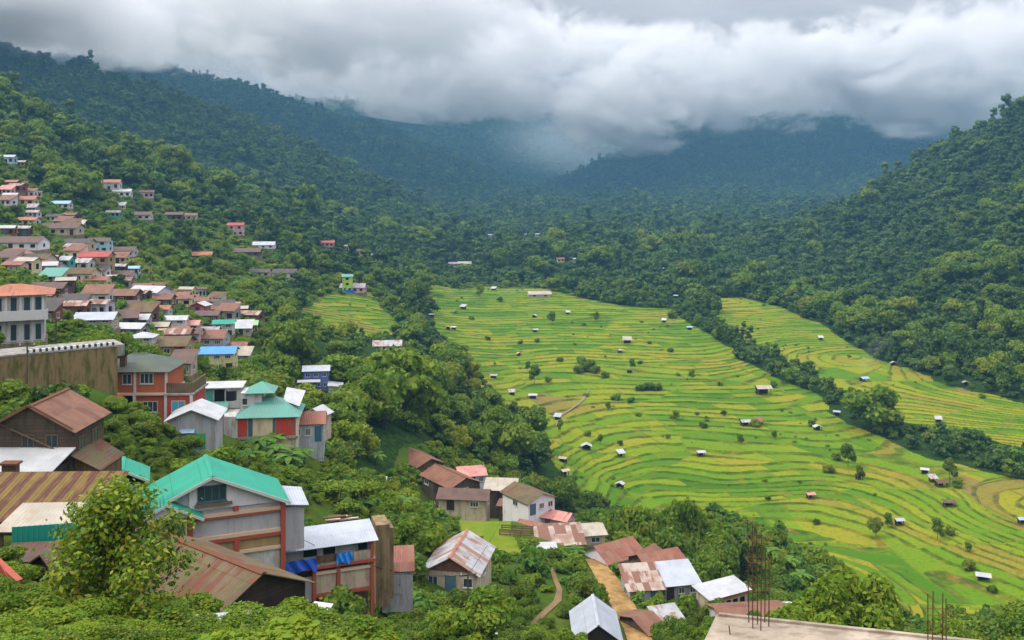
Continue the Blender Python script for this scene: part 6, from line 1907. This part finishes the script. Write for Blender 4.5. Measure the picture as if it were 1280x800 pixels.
for nm, sel, coll, nk, lb in (('undergrowth', mk & (Ux[:, 1] >= 105), SHRUBS, 5, 'dense weeds and low shrubs covering the slopes around the houses'),
                              ('bank_undergrowth', mk & (Ux[:, 1] < 105), NEARC, 4, 'leafy weeds and creepers covering the bank below the viewer')):
    n_ = int(sel.sum())
    scatter(nm, Ux[sel], np.stack([ux_r[sel], ux_r[sel], ux_h[sel]], 1), np.stack([rng.normal(0, .12, n_), rng.normal(0, .12, n_), rng.uniform(0, 6.28, n_)], 1), rng.integers(0, nk, n_), coll, lb, 'undergrowth')
print('bushes', len(Ux), 'trees between houses', len(TT))

# banana plants
for px, py, h_ in ((325, 572, 3.2), (345, 580, 3.0), (310, 585, 2.6), (362, 590, 3.2), (342, 565, 2.8), (380, 580, 2.6), (448, 645, 2.4), (505, 640, 2.8), (470, 580, 2.6), (720, 700, 2.2), (1000, 730, 3.0), (1022, 722, 3.2), (985, 712, 3.2), (1040, 738, 2.8), (965, 700, 3.0), (1010, 705, 3.0)):
    p = hit(px, py)
    lm, sm = BAN[int(px) % 3]
    e = bpy.data.objects.new('banana_plant', None); COL.objects.link(e); e.location = p; e['category'] = 'banana plant'
    if px < 400:
        e['label'], e['group'] = 'pale banana plant on the slope behind the teal-roofed house', 'banana plants behind the teal roof'
    elif px < 760:
        e['label'], e['group'] = 'pale banana plant on the bushy slope above the lower village', 'banana plants above the lower village'
    else:
        e['label'], e['group'] = 'pale banana plant behind the concrete rooftop', 'banana plants behind the rooftop'
    for nm, me_ in (('leaves', lm), ('stem', sm)):
        c = bpy.data.objects.new(nm, me_); COL.objects.link(c); c.parent = e; c.scale = (h_, h_, h_); c.rotation_euler = (0, 0, px)

# bushes and small trees standing in the fields
FT = [(840, 398, 14), (700, 452, 10), (735, 464, 22), (724, 466, 16), (745, 467, 14), (728, 455, 16), (756, 472, 12), (668, 480, 14), (685, 478, 10), (800, 455, 8), (790, 462, 9), (800, 488, 16), (812, 487, 18), (822, 488, 14), (770, 500, 14), (788, 503, 12), (760, 513, 8), (735, 545, 9),
      (750, 555, 8), (775, 557, 9), (835, 548, 7), (845, 525, 9), (880, 535, 12), (967, 484, 11), (945, 533, 14), (1014, 532, 12), (968, 549, 8), (925, 555, 9), (905, 520, 8), (865, 474, 8), (848, 470, 7), (900, 482, 8), (960, 625, 8), (1000, 604, 6),
      (1020, 655, 10), (1095, 672, 18), (1060, 585, 18), (1045, 575, 14), (1035, 590, 16), (1075, 600, 12), (1172, 675, 16), (1188, 668, 14), (1210, 690, 10), (1210, 712, 18), (1187, 600, 18), (1195, 610, 16), (1200, 605, 12), (650, 430, 8), (690, 405, 12), (672, 428, 8),
      (590, 400, 9), (610, 425, 8), (700, 540, 9), (683, 560, 12), (660, 465, 8), (600, 372, 12), (625, 377, 9), (745, 402, 8), (812, 430, 7), (838, 440, 9), (900, 410, 12), (1130, 440, 7), (1215, 485, 8), (1065, 490, 10), (1110, 660, 12), (1240, 740, 14)]
for px, py, s in FT:
    p = hit(px, py); r = s * .55 * p.y / FPX; k = int(px) % 6
    tall = int(py) % 3 == 0
    plant('field_bush' if not tall else 'field_tree', 'dark green bush on a terrace bank among the rice fields' if not tall else 'small dark tree on a terrace bank among the rice fields', 'bush' if not tall else 'tree', p, r, r * (1.0 if not tall else 1.5), k if not tall else int(px) % 8, px,
          'bushes among the rice terraces' if not tall else 'small trees among the rice terraces', .1 if not tall else r * .6, BUSH if not tall else None)

for px, py, hp in ((772, 692, 50), (792, 683, 46), (812, 700, 62), (834, 706, 70), (852, 690, 62), (868, 716, 66), (888, 722, 62), (908, 726, 54), (880, 700, 56), (902, 708, 50), (925, 722, 44), (800, 668, 34), (840, 672, 40), (940, 716, 40), (1035, 775, 30), (1105, 795, 30)):
    y_ = 148 + (px - 772) * .03
    if px > 1000:
        y_ = 140
    x_ = (px - 640) / FPX * y_
    z_ = hz(x_, y_); H_ = (HOR - (py - hp)) / FPX * y_ - z_
    r_ = min(max(1.8, H_ * .36), 3.6)
    plant('dark_tree', 'dark broad tree in the clump behind the rust-roofed roadside houses' if px < 1000 else 'round tree in the scrub between the rooftop and the terraces', 'tree', (x_, y_, z_), r_, H_ * .55, (px % 4) * 2 + 1 if px < 1000 else 2, px, 'dark trees behind the roadside houses' if px < 1000 else 'trees in the scrub below the terraces', H_ * .25)

# ---- the leafy tree in the left foreground
def hero_tree():
    rr = random.Random(3); rg = np.random.default_rng(3)
    base = Vector((at(138, 800, 33).x, 33, hz(at(138, 800, 33).x, 33) - .3))
    e = empty('foreground_tree', base, 0, 'tall open leafy tree with yellow-green leaves in the left foreground', 'tree')
    k = 33 / FPX
    H = at(0, 634, 33).z - base.z
    mb = MB(); ends = []
    tr0 = [Vector((0, 0, -.3)), Vector((.05, 0, H * .25)), Vector((.02, .05, H * .5)), Vector((.12, 0, H * .75)), Vector((.05, 0, H * .97))]
    tube(mb, tr0, .14, .03, 9)
    for i in range(30):
        z0 = H * (.18 + .78 * i / 30)
        a = i * 2.4 + rr.uniform(-.4, .4)
        reach = (2.75 if i < 20 else 1.7) * rr.uniform(.5, 1.0) * (1.1 - .45 * (i / 30))
        p0 = Vector((.05, 0, z0)); p1 = p0 + Vector((math.cos(a) * reach * .5, math.sin(a) * reach * .5, .35)); p2 = p0 + Vector((math.cos(a) * reach, math.sin(a) * reach, rr.uniform(.3, 1.1)))
        tube(mb, [p0, p1, p2], .05, .012, 5)
        ends += [p0.lerp(p1, .7), p1, p1.lerp(p2, .5), p2, p2 + Vector((rr.uniform(-.3, .3), rr.uniform(-.3, .3), .25))]
    ends += [Vector((rr.uniform(-.4, .4), rr.uniform(-.4, .4), H * rr.uniform(.85, 1.03))) for _ in range(14)]
    mb.build('trunk', BARK, e)
    C_ = []
    N_ = []
    for p in ends:
        m = int(rg.integers(60, 110))
        d = rg.normal(0, 1, (m, 3)) * np.array([.30, .30, .24])
        C_.append(np.array(p[:]) + d); N_.append(d * 1.2 + np.array([0, 0, .5]))
    c = np.concatenate(C_); nn = np.concatenate(N_)
    V, F = leaves(c, nn, .115, rg, 1.8, .55)
    me = big_mesh('leaves', V, F)
    m_, t = mat('leaf_hero')
    gi = t.n('ShaderNodeNewGeometry'); rnd = gi.outputs['Random Per Island']
    po = t.n('ShaderNodeTexCoord').outputs['Object']
    f = t.m('ADD', t.m('MULTIPLY', rnd, .55), t.m('MULTIPLY', t.noise(po, .8, 3.), .6))
    cc = t.ramp(f, [(.2, (.030, .075, .006)), (.40, (.085, .17, .008)), (.58, (.16, .25, .010)), (.8, (.28, .30, .014)), (.95, (.32, .18, .02))])
    d_ = t.n('ShaderNodeBsdfPrincipled', {'Base Color': cc, 'Roughness': .5, 'Specular IOR Level': .3}); tl = t.n('ShaderNodeBsdfTranslucent', {'Color': cc})
    t.n('ShaderNodeOutputMaterial', {0: t.n('ShaderNodeMixShader', {0: .35, 1: d_, 2: tl})})
    me.materials.append(m_)
    o = bpy.data.objects.new('leaves', me); COL.objects.link(o); o.parent = e


hero_tree()
# creeper-covered bank in front of it and leafy saplings along the lower edge
SAP = [(60, 795, 27, 1.2, 0), (18, 800, 26, 1.0, 3), (185, 775, 30, 1.7, 4), (225, 790, 31, 1.4, 1), (275, 800, 36, 1.6, 0), (320, 805, 38, 2.0, 1), (355, 790, 44, 1.7, 3), (395, 800, 50, 2.0, 0), (420, 785, 58, 1.9, 1), (440, 805, 56, 2.0, 5), (480, 795, 68, 2.4, 0), (515, 800, 74, 2.6, 5), (550, 790, 84, 2.3, 1), (540, 760, 90, 2.0, 3)]
for i, (px, py, y, r, k) in enumerate(SAP):
    x_ = (px - 640) / FPX * y
    p = Vector((x_, y, hz(x_, y)))
    top = (HOR - (py - 8)) / FPX * y
    h_ = max(r * .8, top - p.z)
    plant('sapling', 'leafy sapling along the lower edge in front of the near houses', 'sapling', p, r, h_ * .62, k % 4, i * 1.3, 'saplings along the lower edge', .15, NEARB)
# vine pergola
p = hit(424, 630)
e = empty('pergola', p, .05, 'wooden pergola roofed with green vines on the slope', 'pergola')
for sx in (-2.4, 0, 2.4):
    for sy in (-1.3, 1.3):
        mb = MB(); mb.cone((sx, sy, -.5), (sx, sy, 1.75), .06, .05, 7); mb.build('post', M_WOOD, e)
mb = MB()
for sy in (-1.3, 0, 1.3):
    mb.bar((-2.7, sy, 1.8), (2.7, sy, 1.8), .07, .07)
mb.build('rails', M_WOOD, e)
rg = np.random.default_rng(8)
c = np.stack([rg.uniform(-2.8, 2.8, 1500), rg.uniform(-1.6, 1.6, 1500), 1.95 + rg.normal(0, .12, 1500)], 1)
V, F = leaves(c, np.tile([0, 0, 1.0], (1500, 1)), .28, rg, 1.4, .5)
me = big_mesh('vines', V, F); me.materials.append(L_SHRUB)
o = bpy.data.objects.new('vines', me); COL.objects.link(o); o.parent = e
# ------------------------------------------------------------------ air
def volume_box(name, x0, x1, y0, y1, z0, z1, material):
    mb = MB(); mb.box(x0, x1, y0, y1, z0, z1)
    o = bpy.data.objects.new(name, mb.mesh(name, material)); COL.objects.link(o)
    return o


m_ = bpy.data.materials.new('haze_air'); m_.use_nodes = True
t = NT(m_.node_tree)
pvn = t.n('ShaderNodeVolumePrincipled', {'Color': (0.14, 0.33, 0.54, 1), 'Density': 0.00026, 'Anisotropy': 0.1})
t.n('ShaderNodeOutputMaterial', {1: pvn})
hz_ = volume_box('haze', -4200, 4200, -40, 4300, -100, 300, m_)
hz_['kind'] = 'stuff'; hz_['label'] = 'thin blue haze filling the valley air'; hz_['category'] = 'haze'

m_ = bpy.data.materials.new('cloud_white'); m_.use_nodes = True
t = NT(m_.node_tree)
tcn = t.n('ShaderNodeTexCoord')
loc = tcn.outputs['Object']
r_ = t.vm('LENGTH', loc)
pos = t.n('ShaderNodeNewGeometry').outputs['Position']
sq = t.vm('MULTIPLY', pos, (1.0, 0.6, 1.5))
nz = t.noise(sq, 0.0052, 6.0, 0.62, 0.9)
nz2 = t.noise(sq, 0.017, 4.0, 0.6, 0.4)
val = t.m('ADD', t.m('MULTIPLY', t.m('SUBTRACT', 1.0, r_), 1.25), t.m('MULTIPLY', t.m('SUBTRACT', nz, 0.5), 3.6))
val = t.m('ADD', val, t.m('MULTIPLY', t.m('SUBTRACT', nz2, 0.5), 2.2))
edge = t.ss(r_, 1.0, 0.80)
dn = t.m('MULTIPLY', t.m('MULTIPLY', t.ss(val, 0.15, 0.8), edge), 0.012)
pvn = t.n('ShaderNodeVolumePrincipled', {'Color': (0.955, 0.948, 0.952, 1), 'Density': dn, 'Anisotropy': 0.0})
t.n('ShaderNodeOutputMaterial', {1: pvn})
CLOUD_MIST = m_
IV, IF = ico(4)


def mist(px, py, d, rx, ry, rz, label, seed=0):  # builds the low clouds on the ridges and one bank of rain mist
    V = IV * (1 + 0.10 * np.sin(IV @ np.array([3.1, 2.2, 4.0]) + seed))[:, None]
    V = V / np.abs(V).max()
    me = big_mesh('cloud_mist_bank', V, IF)
    me.materials.append(CLOUD_MIST)
    o = bpy.data.objects.new('cloud_mist_bank', me); COL.objects.link(o)
    o.location = ((px - 640) / FPX * d, d, (HOR - py) / FPX * d); o.scale = (rx, ry, rz)
    o['kind'] = 'stuff'; o['label'] = label; o['category'] = 'mist'
    return o


mist(20, -2, 1130, 430, 330, 95, 'grey cloud bank lying on the left ridge', 1)
mist(-260, -60, 1000, 420, 300, 150, 'grey cloud bank over the left shoulder of the ridge', 7)
mist(330, 14, 1800, 640, 420, 150, 'cloud bank hiding the crest behind the meadow slope', 2)
mist(575, 84, 2350, 600, 420, 165, 'cloud bank over the middle of the left mountain wall', 3)
mist(778, 128, 2200, 240, 300, 150, 'low white cloud tongue hanging over the valley notch', 4)
mist(935, 98, 2400, 800, 420, 150, 'long cloud bank along the mountain right of the notch', 5)
mist(1200, 85, 2350, 560, 420, 190, 'cloud bank above the wooded right hill', 6)
mist(1118, 163, 2150, 120, 150, 34, 'small bright cloud shred low on the right mountain', 8)

m_ = bpy.data.materials.new('mist_thin'); m_.use_nodes = True
t = NT(m_.node_tree)
loc = t.n('ShaderNodeTexCoord').outputs['Object']
dn = t.m('MULTIPLY', t.ss(t.vm('LENGTH', loc), 1.0, .15), .0028)
t.n('ShaderNodeOutputMaterial', {1: t.n('ShaderNodeVolumePrincipled', {'Color': (.80, .88, .95, 1), 'Density': dn})})
CLOUD_MAT, CLOUD_MIST = CLOUD_MIST, m_
mist(715, 195, 2900, 330, 230, 200, 'pale rain mist filling the notch between the mountains', 9)
CLOUD_MIST = CLOUD_MAT
m_ = bpy.data.materials.new('smoke_thin'); m_.use_nodes = True
t = NT(m_.node_tree)
loc = t.n('ShaderNodeTexCoord').outputs['Object']
dn = t.m('MULTIPLY', t.m('MULTIPLY', t.ss(t.vm('LENGTH', loc), 1.0, .1), t.ss(t.noise(loc, 2.2, 3.0), .4, .6)), .022)
t.n('ShaderNodeOutputMaterial', {1: t.n('ShaderNodeVolumePrincipled', {'Color': (.85, .9, 1, 1), 'Density': dn})})
SMK = m_
for px, py, lb, sc in ((1083, 464, 'thin pale smoke rising beside the pale blue hut across the stream', (5, 4, 6)), (1098, 444, 'thin smoke drifting to the wood edge across the stream', (8, 5, 6))):
    p = hit(px, py + 8)
    me = big_mesh('smoke', IV, IF); me.materials.append(SMK)
    o = bpy.data.objects.new('smoke', me); COL.objects.link(o); o.location = p + Vector((0, 0, sc[2])); o.scale = sc
    o['kind'] = 'stuff'; o['label'] = lb; o['category'] = 'smoke'
